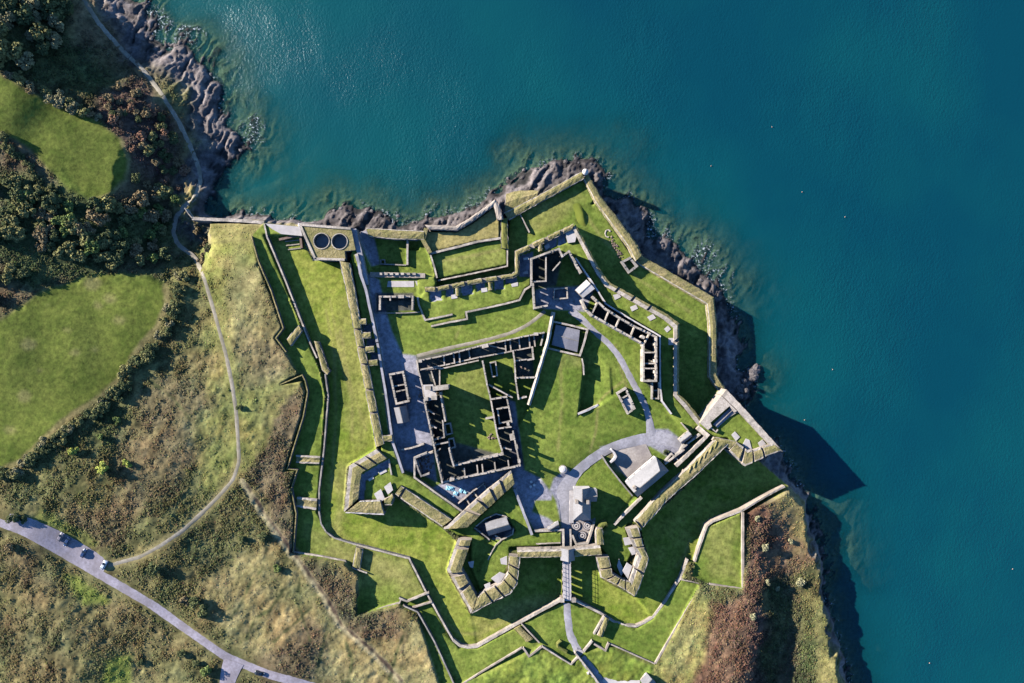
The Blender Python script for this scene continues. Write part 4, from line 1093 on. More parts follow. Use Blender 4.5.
wall('retaining_wall', 'thin pale wall above the shaded western court, north length', [(357, 256, 17.6), (361, 276, 17.4), (366, 290, 17.2), (377, 342, 17.2)], 2.6, 17.2, 11.5, ('pave', 'grey'), step=3)
wall('retaining_wall', 'thin pale wall above the shaded western court, south length ending on the lawn', [(377.3, 343, 17), (386, 395, 17), (392.5, 442, 17), (398, 458, 16.8), (403, 473, 16.8)], 2.2, 17, 11.5, ('pave', 'grey'), step=3)
wall('guard_stone', 'pale broken masonry standing beside the walk next to the pit battery', [(356, 254), (359, 263), (360.5, 274)], 3.4, 17.4, 14, cat='masonry')
wall('retaining_wall', 'short wall stub on the south end of the western terrace lawn', [(388.5, 459), (391.5, 475)], 1.4, 17, 15)

# south-west (Devil's side) bastion
rampart('bastion_parapet', 'pale-edged parapet of the small western bastion facing the ditch', [(376.5, 449.5), (349, 466), (344, 512)], [(386.5, 458.5), (361, 473), (358, 499)], 18.2, 8.5, [(.38, .04), (.78, .04)], prof=((0, 0, 2), (.3, .02, 0), (.34, .16, 0), (.6, .35, 0), (1, .05, 0)))
rampart('bastion_parapet', 'hatched turf parapet on the blunt south side of the western bastion', [(345, 513), (384, 515)], [(360, 501), (380, 500.5)], 18.2, 8.5, mats=('turf', 'stone', 'slab'))
rampart('bastion_parapet', 'isolated turf merlon between two pale gun ramps on the western bastion', [(385, 505), (391.5, 505), (394, 498)], [(384, 499), (389, 496.5), (392, 494)], 18.2, 8.5, pads=([(374, 494), (381, 489), (385, 499), (379, 503)], [(384, 487), (390.5, 482), (393, 490), (388, 494.5)]), padz=16.8)
rampart('curtain_parapet', 'long tan parapet slanting between the western bastion and the diagonal rampart', [(395, 494), (404, 501), (442, 526.5)], [(401, 486), (409, 491), (451.5, 519.5)], 18.2, 8.5, [(.5, .12)])
for i, q in enumerate(([(379, 472), (386, 469), (387, 471.5), (380, 475)], [(368, 479), (373, 476.5), (374, 478.5), (369, 481.5)])):
    flat_sheet('gun_platform', ('pale oblong gun slab at the edge of the dark trench, nearer the rampart walk', 'pale oblong gun slab at the edge of the dark trench, nearer the bastion point')[i], q, 16.25, 'slab', .6, 'gun platform')
wall('retaining_wall', 'pale wall along the sunny strip of lawn above the ruined stores', [(433, 452, 16.4), (414.5, 458, 16.4), (414.3, 477.5, 16.6), (463, 512, 16.8)], 1.8, 16.4, 12)
rampart('diagonal_rampart', 'diagonal turf rampart with embrasures between stores and slate cottage', [(443.5, 529), (487.5, 490), (511, 470.5)], [(467, 527.5), (494, 503), (514.5, 484)], 18.6, 11.5, [(.5, .035), (.78, .035), (1.12, .06), (1.55, .06)], prof=((0, 0, 2), (.2, .02, 0), (.24, .15, 0), (.6, .4, 0), (1, -.1, 0)), cut=1.4)

# ------------------------------------------------------------------ southern front
rampart('bastion_parapet', 'western face of the south-west bastion with a pale outer ledge', [(457.5, 540), (447, 570), (471, 614)], [(471.5, 540), (461.5, 570), (477, 598)], 19.2, 9,
        [(.25, .06), (1.12, .05), (1.5, .05)], prof=((0, -.5, 2), (.22, -.4, 0), (.26, .1, 0), (.6, .4, 0), (1, -.1, 0)), pads=([(468, 562), (474, 561), (473, 568), (470, 567)],), padz=16.6)
rampart('bastion_parapet', 'eastern flank of the south-west bastion casting a broad shadow', [(472, 613.5), (493, 602), (510.5, 594), (517.5, 584), (520.3, 557)], [(478, 597), (484.5, 591), (501, 583.5), (508, 573.5), (509, 556)], 19.2, 9,
        [(1.0, .06), (1.65, .06), (2.4, .06), (3.1, .05), (3.55, .05)], pads=([(500, 559), (507, 556), (507, 565), (501, 564)], [(491, 578.5), (500, 572), (505.5, 574), (499, 585)], [(484, 585), (490, 582.5), (491, 589), (487, 591.5)]), padz=17.2)
rampart('gate_curtain', 'straight turf-topped curtain wall on the west side of the gatehouse', [(518, 557.5), (561.5, 557)], [(517, 550), (561.5, 549)], 19, 9, prof=((0, 0, 2), (.06, .05, 0), (.4, .3, 0), (.75, .2, 2), (.82, .05, 2), (1, 0, 2)))
rampart('gate_curtain', 'straight turf-topped curtain wall on the east side of the gatehouse', [(574.5, 556.5), (602, 555)], [(574.5, 548), (600, 545.5)], 19, 9, prof=((0, 0, 2), (.06, .05, 0), (.4, .3, 0), (.75, .2, 2), (.82, .05, 2), (1, 0, 2)))
rampart('traverse', 'upright turf block at the end of the eastern gate curtain', [(596, 544.5), (595.5, 533), (597, 528.5)], [(604, 544.5), (603, 533), (602.5, 528.5)], 18.6, 12, cat='traverse')
rampart('traverse', 'low rounded turf bank beside the stone rings', [(598, 527), (601, 521.5), (606, 521)], [(603, 527.5), (605, 526), (608, 526)], 16.6, 13, cat='traverse', mats=('turfg', 'turfg', 'turfg'))
rampart('bastion_parapet', 'western flank of the south-east bastion, broken by embrasures', [(596, 557.5), (600.5, 577), (622, 588), (634.5, 596.5)], [(609, 557), (612.5, 574), (623, 580), (631, 582)], 19.2, 9,
        [(.62, .05), (1.25, .06), (1.75, .06), (2.3, .06)], pads=([(617, 566), (619, 559), (624, 571), (621, 576)],), padz=16.4)
rampart('bastion_parapet', 'eastern face of the south-east bastion above the deeply shaded ditch', [(638.5, 527.5), (644, 547), (649, 559), (640, 586), (635.5, 596)], [(626, 529.5), (634, 548), (638.5, 555.5), (631, 577), (629, 583)], 19.2, 9,
        [(.5, .06), (1.0, .06), (2.55, .05)], prof=((0, 0, 2), (.08, .1, 0), (.4, .35, 0), (.68, .1, 2), (.72, 0, 2), (1, 0, 2)), pads=([(623, 538), (631, 537), (632, 544), (625, 545.5)], [(628, 548), (634.5, 546.5), (636, 554), (632, 555)], [(622.5, 571), (627, 562.5), (632, 566), (628, 579)]), padz=17.2)
rampart('curtain_parapet', 'long south-east curtain parapet over the shaded ditch', [(641, 530), (668, 500), (700, 472), (728.5, 444)], [(634.5, 522), (662, 491.5), (688, 468), (715, 440)], 18.6, 6, [(.06, .03)])
for i in range(6):
    x, y = 689 + i * 5.2, 468 - i * 4.9
    rampart('traverse', ('pale ridge on the south-east curtain, %s' % ('lowest of the six', 'second of six from its low end', 'third of six from its low end', 'third of six from the sea end', 'second of six from the sea end', 'nearest the sea bastion')[i]),
            [(x - 1.6, y + 4.6), (x + 1.2, y - 2.4)], [(x + .4, y + 5), (x + 3, y - 2)], 18.9, 17.5, cat='traverse', mats=('turf', 'turf', 'turf'), group='pale ridges on the south-east curtain')
wall('inner_wall', 'straight pale wall from the gate lawn up to the white-roofed house', [(614.5, 525), (628, 511), (642, 497.5)], 2.2, 16.2, 12.5)
wall('inner_wall', 'broad pale wall behind the yellow-walled store, running to the sea bastion', [(676, 466), (692, 451), (706.5, 436.5)], 3.4, 17, 12.5)
wall('retaining_wall', 'pale sloping wall between the cottage lawn and the shaded gate yard', [(514.5, 489), (522.5, 510), (532, 535)], 2.6, 16.2, 12.4, ('pave', 'grey'))
wall('retaining_wall', 'pale cornered wall round the lawn beside the gate passage', [(534, 531), (563, 530), (563.5, 547)], 2.2, 15.6, 12.4)
wall('low_wall', 'thin tan kerb wall on the lawn behind the west gate curtain', [(536, 544), (560.5, 543)], 1, 15.8, 14.5)
wall('yard_wall', 'pale angular wall cupping the stone rings by the gate', [(572.5, 535.5), (576, 544), (587.5, 543.5), (590.5, 535), (594.5, 521.5)], 1.9, 15.8, 12.4, ('pale', 'stone'))
wall('yard_wall', 'short pale wall on the east side of the gate passage', [(570.5, 529.5), (571, 546.5)], 1.7, 15.4, 12.4)
# gatehouse and bridge
house('gatehouse', 'small gatehouse with a steep half-lit roof at the bridge head', 'gatehouse', [(561, 560), (561, 548.5), (574.3, 548.5), (574.3, 560)], 10, 18.8, 21.6, roofm=('paleslate',), ridge_shift=.52, over=.2)
t = thing('bridge', 'narrow timber footbridge with post rails over the dry ditch', 'bridge', tuple(P(567, 580, 11)))
zb_ = 15.0; B0, B1 = P(566.6, 560.5, zb_), P(567.2, 601, zb_)
mb = MB(); n = 40; d = (B1 - B0).xy.normalized(); L = (B1 - B0).length
for i in range(n):
    c = B0.lerp(B1, (i + .5) / n); mb.box(c, d, 0, L / n / 2 - .03, 1.75 + random.uniform(-.05, .05), zb_ - .15, zb_ + random.uniform(-.01, .02), 0)
mb.obj('deck', ['timber'], t)
nrm = Vector((-d.y, d.x))
mb = MB()
for s in (-1.1, 1.1): mb.box(((B0 + B1) / 2).xy + nrm * s, d, 0, L / 2, .15, zb_ - .6, zb_ - .16, 0)
mb.obj('beam', ['timber'], t)
for s in (-1, 1):
    mb = MB(); c = ((B0 + B1) / 2).xy + nrm * s * 1.68
    mb.box(c, d, 0, L / 2, .05, zb_ + 1.0, zb_ + 1.1, 0); mb.box(c, d, 0, L / 2, .04, zb_ + .5, zb_ + .58, 0); rl = mb.obj('railing', ['timber'], t)
    for i in range(9):
        c = B0.lerp(B1, (i + .5) / 9).xy + nrm * s * 1.78; mb = MB(); mb.box(c, d, 0, .09, .09, zb_ - .5, zb_ + 1.15, 0); mb.obj('post', ['timber'], rl)
for i in range(5):
    c = B0.lerp(B1, (i + .6) / 5.2); mb = MB(); mb.box(c, d, 0, .55, 1.9, 10.2, zb_ - .6, 0); mb.obj('pier', ['stone'], t)
for s, lab in ((562.3, 'small pale pier at the outer end of the bridge, west side'), (574, 'small pale pier at the outer end of the bridge, east side')):
    mb = MB(); p = P(s, 600.5, 16.4); mb.box(p, (1, 0), 0, .75, .75, 11, 16.2, 1, 0); mb.box(p, (1, 0), 0, .9, .9, 16.2, 16.4, 0)
    props(mb.obj('gate_pier', ['pale', 'stone']), lab, 'pier', 'piers at the bridge end')

# ------------------------------------------------------------------ southern outwork
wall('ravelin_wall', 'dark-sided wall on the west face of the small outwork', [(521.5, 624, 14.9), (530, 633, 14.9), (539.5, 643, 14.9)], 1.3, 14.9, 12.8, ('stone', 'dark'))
rampart('traverse', 'tan grassy bank on the west face of the small outwork', [(514, 629), (526, 642)], [(520, 626), (533, 639)], 14.3, 12, cat='bank', mats=('turf', 'turf', 'turf'))
wall('ravelin_wall', 'wall running to the point of the outwork west of the path', [(542, 646.5, 15.1), (557, 656, 15.1), (571, 664.5, 15.1), (578.5, 657, 15.1)], 1.5, 15.1, 12.8)
wall('ravelin_wall', 'pale wall on the east face of the outwork, beside the path', [(583.5, 652, 15.1), (592.5, 641, 15.1)], 1.8, 15.1, 12.8)
wall('ravelin_wall', 'pale wall beside the tan block east of the path', [(594, 634.5, 15), (604.5, 616, 15)], 1.7, 15.2, 12.8)
rampart('traverse', 'tan turf block with a deep shadow east of the bridge path', [(597, 635), (605, 617)], [(602.5, 637.5), (609.5, 619)], 15.2, 12, cat='traverse')
mb = MB(); q0 = [(554.5, 648), (556, 643), (560, 640.5)]; 
t = rampart('earth_bank', 'low horseshoe earthwork on the outwork lawn west of the path', [(566, 654), (560, 650), (556.5, 648), (556, 643.5), (560, 640)], [(567.5, 650.5), (562, 647.5), (559.5, 646), (559.5, 644), (563, 641.5)], 14.6, 13, cat='earthwork', mats=('turfg', 'turfg', 'turfg'))
for lab, pts in (('small triangular lunette wall at the end of the western outer wall', [(523, 648, 14.9), (529, 656.5, 14.9), (541.5, 647, 14.9)]), ('thin outer wall running down to the bottom edge west of the path', [(456, 688, 15), (490, 667, 14.8), (522, 648, 14.7)]),
                 ('short stub wall beside the eastern lunette', [(594, 644, 14.7), (604.5, 650, 14.7)]), ('tan stub wall at the eastern lunette', [(605, 651.5, 14.8), (609, 643, 14.8)]),
                 ('thin outer wall falling away east of the lunette', [(610, 644, 14.6), (638, 656.5, 14.5), (655, 664, 14.6)]), ('long tan wall up the slope to the square field', [(655.5, 663.5, 14.6), (675, 630, 14.2), (694.5, 597, 13.9), (702, 595.5, 13.8), (708.5, 584, 13.6)]),
                 ('tan wall on the lower side of the square eastern field', [(709.5, 584.2, 13.6), (742, 589, 13.6)]), ('straight tan wall between the square field and the brown headland', [(743.5, 588, 13.9), (743, 550, 13.9), (743, 512.5, 13.5)]),
                 ('short thick tan wall stub in the ditch end below the square field', [(681, 579, 13.6), (701, 583, 13.6)])):
    wall('outer_wall', lab, pts, 2.3 if ('straight' in lab or 'thick' in lab) else 1.3 if 'thin' in lab else 1.8, 14, 11, ('stone', 'stone'))
wall('path_wall', 'pale parapet wall shading the lower path', [(575, 653, 16.6), (583, 663, 16.8), (591, 673, 17), (599, 684, 17)], 1.7, 16.8, 14)
house('stone_hut', 'small stone hut with a half-lit roof at the bottom edge of the view', 'hut', [(641, 681), (647, 674), (655, 682), (649, 690)], 15, 17, 18.4, roofm=('paleslate',))

# ------------------------------------------------------------------ harbour side
rampart('sea_rampart', 'broad tan-green rampart along the shore above the shaded yard', [(366, 228), (395, 229.5), (424, 231)], [(369, 236.5), (395, 239), (424, 239.5)], 13.6, -1.5, mats=('turf', 'stone', 'pale'))
wall('yard_wall', 'pale wall between the shaded yard and the small sunken pit', [(407.3, 239, 11.8), (407.3, 265, 11.8)], 1.9, 11.8, 9.4)
wall('yard_wall', 'thin grey wall along the south side of the shaded yard', [(380, 264, 11), (406, 265, 11)], 1.2, 11, 9.4, ('grey', 'grey'))
wall('yard_wall', 'small square stone pen in the corner of the shaded yard', [(381, 264, 10.9), (380.5, 260, 10.9), (384.5, 259.6, 10.9), (385, 264, 10.9)], .9, 10.9, 9.4, ('grey', 'grey'))
wall('harbour_wall', 'thick tan wall slanting inland between the pit lawn and the rough battery', [(426, 228, 13.6), (423, 240, 13.6), (430, 253, 13.6)], 4, 13.6, 7.5, ('turf', 'stone'))
wall('harbour_wall', 'thin wall slanting inland along the end of the terrace lawn', [(430.5, 255, 13), (434, 266, 12.6), (437, 278, 12.4)], 1.6, 12.6, 8)
rampart('sea_wall', 'brown-topped sea wall with two corners around the rough grass battery', [(424.5, 224.5), (456, 225.5), (469, 218), (495, 199), (499, 202), (503.5, 219)], [(429, 229), (457, 230.5), (471.5, 222), (493.5, 206), (497, 220), (500, 220)], 14, -1.5, mats=('stone', 'stone', 'brown'), cat='sea wall')
wall('terrace_wall', 'pale retaining wall between the rough battery and the flat terrace lawn', [(430, 253.5, 12.6), (455, 247.5, 12.6), (478, 241.5, 12.6), (501, 238, 12.6)], 2.2, 12.6, 10.5)
wall('terrace_wall', 'thin pale edge wall round the flat terrace lawn above the shaded passage', [(507.3, 249, 11.8), (507.3, 266, 11.8), (470, 274, 11.8), (438, 280.5, 11.8)], 1.4, 11.8, 8)
rampart('battery_wall', 'tall tan wall beside the dark strip at the head of the northern battery', [(501, 219), (500.5, 238), (501, 248)], [(507.5, 218), (508, 238), (508.5, 249)], 12.4, 7.5, mats=('turfg', 'stone', 'stone'))
rampart('earth_bank', 'rough tan grass mound over the rocks at the seaward point', [(506, 193), (520, 189.5), (538, 190)], [(505, 213), (518, 207), (537, 197)], 10, 0, cat='mound', mats=('turf', 'rock', 'turf'), prof=((0, -1.6, 0), (.25, -.4, 0), (.5, .3, 0), (.75, .2, 0), (1, 0, 0)))
rampart('sea_wall', 'northern tan sea wall running up to the little round turret', [(504, 213), (537, 196), (581.5, 171.5)], [(509, 220), (543, 201), (584, 178.5)], 11, -1.5, cat='sea wall')
PW = ((0, -.2, 0), (.15, .15, 0), (.5, .35, 0), (.8, .1, 2), (.9, 0, 0), (1, -.4, 0))
rampart('sea_wall', 'tan sea wall dropping from the turret to the square hut', [(588, 174), (602, 198), (636, 242), (642, 255)], [(582.5, 178.5), (595, 203), (627.5, 247), (634.5, 262)], 9.8, -1.5, cat='sea wall', prof=PW)
rampart('sea_wall', 'long tan sea wall facing the open water from square hut to sea bastion', [(641.5, 254), (644, 257), (714, 297), (717, 325), (717, 375), (726, 389.5)], [(634, 261), (636, 264), (706, 305), (708.5, 326), (708.5, 377), (719, 393)], 8.2, -1.5, cat='sea wall', prof=PW)
t = thing('sentry_turret', 'little round stone sentry turret on the seaward wall corner', 'turret', tuple(P(585.5, 171.5, 8.5)))
c = P(585.5, 171.5, 13.5)
for nm, prof in (('drum', ((.35, 5.5), (.7, 7.5), (1.15, 9.3), (1.15, 12.8))), ('dome_roof', ((1.4, 12.75), (1.4, 12.95), (1.15, 13.5), (.75, 14), (.3, 14.35), (.12, 14.45), (.12, 14.8), (.01, 14.9)))):
    mb = MB(); n = 14; vs = [(c.x + r * math.cos(i * math.tau / n), c.y + r * math.sin(i * math.tau / n), z) for r, z in prof for i in range(n)]
    fs = [(k * n + i, k * n + (i + 1) % n, (k + 1) * n + (i + 1) % n, (k + 1) * n + i) for k in range(len(prof) - 1) for i in range(n)]
    mb.add(vs, fs, 0); mb.obj(nm, ['white' if nm == 'dome_roof' else 'pale'], t)
wall('low_wall', 'thin pale wall dropping from the northern sea wall across the lawn', [(519, 212, 10.2), (529.5, 232.5, 10)], 1.3, 10.2, 8, ('pale', 'pale'))
# grass traverse on the northern lawn
mb = MB(); A = PN([(577, 203), (582, 213), (584.5, 227)], 9); vs = []
rows = resample([tuple(p) for p in A], 1.2); n = len(rows)
for i, p in enumerate(rows):
    h = 1.0 * math.sin(math.pi * min(.98, max(.02, i / (n - 1)))) ** .7
    for s_, z in ((-3.4, 0), (-1.6, .7), (-.2, 1), (.5, .9), (1.5, .0)): vs.append((p[0] + s_ + random.uniform(-.1, .1), p[1], 8.6 + h * z))
mb.add(vs, [(i * 5 + j, i * 5 + j + 1, (i + 1) * 5 + j + 1, (i + 1) * 5 + j)[::-1] for i in range(n - 1) for j in range(4)], 0)
props(mb.obj('earth_bank', ['lawn'], None, True), 'smooth grassy bank with a lens-shaped shadow on the northern lawn', 'bank')
t = thing('magazine', 'small square roofless stone hut against the inside of the sea wall', 'hut', tuple(g1(629, 266)))
for a, b in (((622, 262), (630, 258)), ((630, 258), (637, 266)), ((637, 266), (629, 272)), ((629, 272), (622, 262))):
    mb = MB(); ruin_wall(mb, P(*a, 10.2), P(*b, 10.2), 1.0, 7, 10.2, 0, .3); mb.obj('outer_wall', ['grey', 'grey'], t)
for j, (x, y, r) in enumerate(((608, 233.5, 3.2),)):
    mb = MB(); c = g1(x, y)
    for i in range(16):
        a = .7 + i * 4.4 / 16; rock_blob(mb, (c.x + r * .85 * S0 * math.cos(a), c.y + r * 1.1 * S0 * math.sin(a), c.z + .1), random.uniform(.25, .42))
    props(mb.obj('stone_ring', ['pale']), 'open ring of pale stones on the grass by the long sea wall', 'stone ring')
mb = MB()
for i in range(46):
    t_ = i / 45; c = g1(610 + 11 * t_ + random.uniform(-2, 2), 238 + 19 * t_ + random.uniform(-2, 2)); rock_blob(mb, (c.x, c.y, c.z + .1), random.uniform(.2, .5))
props(mb.obj('rubble', ['brown']), 'line of tumbled brown stones between the stone ring and the square hut', 'rubble')

# sea bastion at the east point
t = rampart('bastion_wall', 'pale sea-facing wall of the triangular eastern bastion', [(726.5, 389.5), (741.5, 405.5), (783, 451.5)], [(722, 395), (738, 411), (775, 451)], 18.2, -1.5, mats=('pale', 'stone', 'pale'), prof=FLAT, cat='bastion wall')
mb = MB(); mb.prism(PN([(721.5, 395.5), (737, 411), (734.5, 412.5), (729.5, 406), (710.5, 422.5), (712, 426.5), (708, 430), (700, 423)], 18), 4, 18, 0, 1)
props(mb.obj('stone_terrace', ['pale', 'stone']), 'bare pale stone terrace at the top of the eastern bastion', 'terrace')
house('lean_store', 'long slate-roofed store in the shadow of the pale bastion terrace', 'store', [(713, 424.5), (732.5, 405.5), (736, 411), (717.5, 427.5)], 15.4, 16.5, 17, over=.1)
wall('yard_wall', 'small crooked pale wall on the bastion lawn below the slate store', [(711, 425, 17.6), (709.5, 426.5, 17.6), (716, 432, 17.4), (718, 429.5, 17.4)], 1, 17.4, 15, ('pale', 'pale'))
wall('lawn_edge', 'thin pale edging between slate store and triangular lawn', [(719, 423, 16.5), (735, 413, 16.5), (742, 411, 16.6)], 1.2, 16.4, 15.5, ('pale', 'pale'))
rampart('bastion_parapet', 'four-block turf parapet of the eastern bastion over the shaded ditch', [(729.5, 451), (745, 466.5), (757, 461), (768, 455.5), (782, 450.5)], [(737, 442), (747.5, 450), (755, 449.5), (765, 446), (772.5, 444)], 18.4, 2, [(.72, .1), (1.72, .1), (2.7, .1)],
        mats=('turf', 'stone', 'pale'), prof=((0, 0, 2), (.12, .05, 0), (.5, .3, 0), (.8, .1, 0), (.84, 0, 2), (1, 0, 2)), pads=([(731.5, 435), (735, 431.5), (740, 437), (736, 441)], [(742.5, 445), (746, 438.5), (749.5, 440), (752, 450), (747, 449)], [(758, 443), (762.5, 439.5), (766, 444), (760, 447)]), padz=16.3)
wall('ramp', 'pale ramp joining the citadel lawn and the eastern bastion', [(698, 427.5, 16), (708.5, 436.5, 17.2)], 4.5, 16.6, 12, ('pale', 'stone'), 'ramp')
rampart('curtain_parapet', 'tan parapet block linking the sea bastion and the pale ridges', [(712, 440), (729.5, 449)], [(714, 437), (737, 441.5)], 18, 5)

# ------------------------------------------------------------------ citadel (inner northern rampart)
mb = MB(); A, B = span([(370, 272), (425, 273.3)], [(370, 277), (425, 278)], 13.6, 0, 1); strip(mb, A, B, 13.6, 9, FLAT, .1)
t = thing('crenellated_wall', 'tan wall with a row of pale merlons above the grey platform', 'wall', tuple(P(398, 275, 9)))
mb.obj('wall_body', ['stone', 'stone'], t)
for x in (380.5, 386, 391.5, 397, 402.5, 408.5, 414):
    mb = MB(); p = P(x, 273.8, 14.4); mb.box(p, (1, 0), 0, .7, .5, 13.3, 14.4 + random.uniform(-.15, .15), 0); mb.obj('merlon', ['pale'], t)
ruin('powder_house', 'roofless stone house with a pale outline beside the west court', 'ruin', 12.6, 17, [[(379.5, 309), (379.5, 296.5), (412.5, 296.5), (412, 309)]], [[(390, 297), (390, 300)]], [(401, 296.5, 0, 5, 2.6, .8)], win=3.2, rubble=[(402, 307, 9, 26)])
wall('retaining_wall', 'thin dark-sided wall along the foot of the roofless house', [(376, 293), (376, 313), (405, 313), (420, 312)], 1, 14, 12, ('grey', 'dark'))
wall('terrace_wall', 'hooked pale terrace wall on the citadel lawn beside the roofless house', [(417.5, 297, 14.5), (418.5, 304, 14.5), (425, 320, 14.5), (438, 317.5, 14.5), (452.5, 314.3, 14.5)], 1.8, 14.5, 12.2)
wall('terrace_wall', 'stepped pale terrace wall winding up to the tall citadel block', [(431, 326.3, 13.6), (448, 322.5, 14.2), (467, 319, 14.5), (466, 312, 14.5), (478, 309.7, 14.5), (504, 304, 14.5), (519.5, 300, 14.5), (525, 289.5, 14.5), (531.5, 285.5, 14.5)], 1.8, 14.5, 12.2)
parN = [(425, 287.2), (437, 286.8), (470, 280), (511.5, 273.5), (515, 271.5), (515, 251), (573.5, 223.5)]
parNi = [(425, 291.5), (437.5, 291.3), (471, 284.5), (513, 278), (519.5, 274.5), (519.5, 254.5), (572.5, 229.5)]
rampart('citadel_parapet', 'north parapet of the citadel with white gun embrasures', parN, parNi, 15.4, 6, [(.92, .1), (1.4, .05), (1.86, .05), (2.32, .05), (2.68, .05), (5.25, .035), (5.52, .035), (5.8, .035)], mats=('turf', 'stone', 'pale'),
        pads=([(451, 295), (457, 294), (457.5, 298), (451.5, 299)], [(481, 288.5), (487, 287.5), (487.5, 291.5), (481.5, 292.5)], [(511, 284), (518, 282), (518, 286), (512, 287)], [(544, 246), (549, 243.5), (550, 247), (546, 250)], [(523, 258), (529, 257), (529, 259.5), (524, 260)], [(523, 272), (528, 271), (528, 274), (523, 274)]), padz=13.9)
for i, ((x, y), lab) in enumerate((((457.5, 292), 'turf block dividing gun bays on the citadel lawn, western'), ((490, 286.5), 'turf block dividing gun bays on the citadel lawn, eastern'), ((540, 247.5), 'turf block dividing gun bays by the apex of the citadel'))):
    rampart('traverse', lab, [(x - 2.2, y - 4), (x - 1.6, y + 4)], [(x + 2.2, y - 4.4), (x + 2.6, y + 3.4)], 15.2, 12.4, cat='traverse', group='turf traverses on the ramparts')
mb = MB(); mb.prism(PN([(566, 237), (565, 230), (574, 226), (577.5, 233), (575, 242), (568, 243)], 14.6), 6, 14.6, 0, 1)
props(mb.obj('gun_platform', ['slab', 'stone']), 'pale stone platform at the apex of the citadel', 'platform')
rampart('citadel_parapet', 'long pale-topped east parapet of the citadel above the shaded lawn', [(575.5, 224), (600.5, 270), (609.5, 282), (668, 314.5), (679.5, 323.5), (679, 394), (688.5, 403), (704, 423)], [(573.5, 230), (596.5, 274), (605.5, 286.5), (664, 319.5), (674, 328), (674, 396), (684, 407), (699, 426)], 15.3, 4,
        [(2.17, .02), (2.44, .02), (2.72, .02), (4.22, .03)], prof=((0, -.4, 0), (.3, -.1, 0), (.42, 0, 2), (1, 0, 2)), pads=([(613, 295), (619, 293.5), (621, 297), (615, 300)], [(630, 307), (636, 304.5), (638, 308.5), (632, 311.5)], [(647, 317), (653, 314), (656, 318), (650, 321)], [(664, 329), (668, 325.5), (671, 329), (667, 332.5)], [(668.5, 338), (674, 338), (674, 345), (668.5, 345)]), padz=13.95)
ruin('citadel_block', 'big dark roofless block with stepped walls behind the citadel apex', 'ruin', 13, 20.5, [[(531.5, 285), (531.5, 258.5), (545, 253.5), (559, 248.5), (562.5, 256), (569, 251), (581, 272)], [(533, 284), (534.5, 308), (547, 305.5)]],
     [[(546, 257), (546, 281), (534, 281.5)], [(560, 262), (553, 270)]], win=3.4)
wall('retaining_wall', 'long thin white wall between the citadel quarters and the rampart lawn', [(575.5, 258, 16.8), (588, 276, 16.6), (596.5, 289, 16.2), (606, 304, 16), (632, 320, 16), (660, 336, 16), (660.3, 386, 16), (662, 401, 16), (671.5, 414, 15.6)], 1.5, 16, 12.6, ('white', 'grey'))
ruin('citadel_store', 'tiny roofless store with reddish inside, in the citadel yard', 'ruin', 13, 16, [[(554, 299), (554.5, 289), (567, 288), (567.5, 298), (554, 299)]], wpx=1.3, win=0, mats=('pale', 'brown'))
house('flat_quarters', 'pale pink low-pitched roof joining the citadel yard and the long range', 'building', [(575.5, 290), (586.5, 280), (594.5, 288.5), (583, 297.5)], 13, 17, 17.5, roofm=('white',), over=.15)
ruin('officers_range', 'long bent roofless range of dark square rooms under the east rampart', 'ruin', 13, 20.4, [[(582, 300), (585.5, 308), (592, 315), (601, 320), (617, 329), (644, 344), (644, 381), (656, 381)], [(593, 297), (606, 309), (620, 318), (634, 326), (650, 333.5), (656.5, 337), (656.5, 381)]],
     [[(609, 311), (605, 321)], [(620, 318), (615.5, 328)], [(635, 326.5), (631, 336)], [(650, 333.5), (645, 343)], [(645, 352.5), (656, 352.5)], [(645, 363.5), (656, 363.5)], [(645, 368.5), (656, 368.5)], [(598, 302), (592, 314)]],
     [(643, 337, 30, 3.2, 2.4, 1.6), (656, 361, 90, 3, 2.2, 1.8), (656, 372, 90, 3, 2.2, 1.8), (656, 344, 90, 3, 2.2, 1.4)], wpx=1.9, win=3.4, mats=('pale', 'pale'))
ruin('annex', 'narrow roofless annex with two small rooms at the end of the bent range', 'ruin', 13, 16.2, [[(652.5, 383), (652.5, 399)], [(659, 383), (659, 399)]], [[(653, 390.5), (659, 390.5)], [(653, 398.5), (659, 398.5)]], wpx=1.3, win=0)

# ------------------------------------------------------------------ great barrack square
ruin('north_barrack', 'long roofless north range of the barrack square, cut into many cells', 'ruin', 13, 17,
     [[(419.5, 360.5), (444, 355.5), (470, 348.5), (485, 344.5), (505, 340.5), (526, 336), (544, 332.5), (541, 345)], ],
     [[(421, 369.5), (445, 365)], [(445, 365), (478, 357.5)], [(478, 357.5), (505, 352.5)], [(505, 352.5), (532.5, 347)], [(443.5, 356), (444.5, 365)], [(453.5, 354), (454.5, 363)], [(459, 352.5), (460, 362)], [(468.5, 349.5), (470, 359)], [(505, 341.5), (506, 352)], [(510, 340.5), (511, 351)], [(519, 339), (520, 349.5)], [(529, 336.5), (530, 347)], [(534, 335.5), (535, 346)], [(440, 369), (478, 360.5)], [(487, 345), (505, 349)]],
     [(416 + 4, 361, 0, 3, 2.4, 1.5), (536, 334, 0, 4, 2.4, 1.6), (485, 346, -15, 6, 3, .7)], win=3.4, dz=-1.6, wpx=1.5, rubble=[(497, 349, 8, 18), (435, 364, 7, 12)])
ruin('east_store_ruin', 'square two-room ruin between the pale coped wall and the small lawn', 'ruin', 13, 18, [[(513, 351), (514.5, 361), (515.5, 378), (534, 377.5)], [(532.5, 348.5), (533.5, 359), (528, 360)], [(515.5, 379), (518.5, 399), (526, 397)]], [[(514.5, 361), (526, 359.5)]], wpx=1.6, win=3.4, rubble=[(524, 371, 6, 22)])
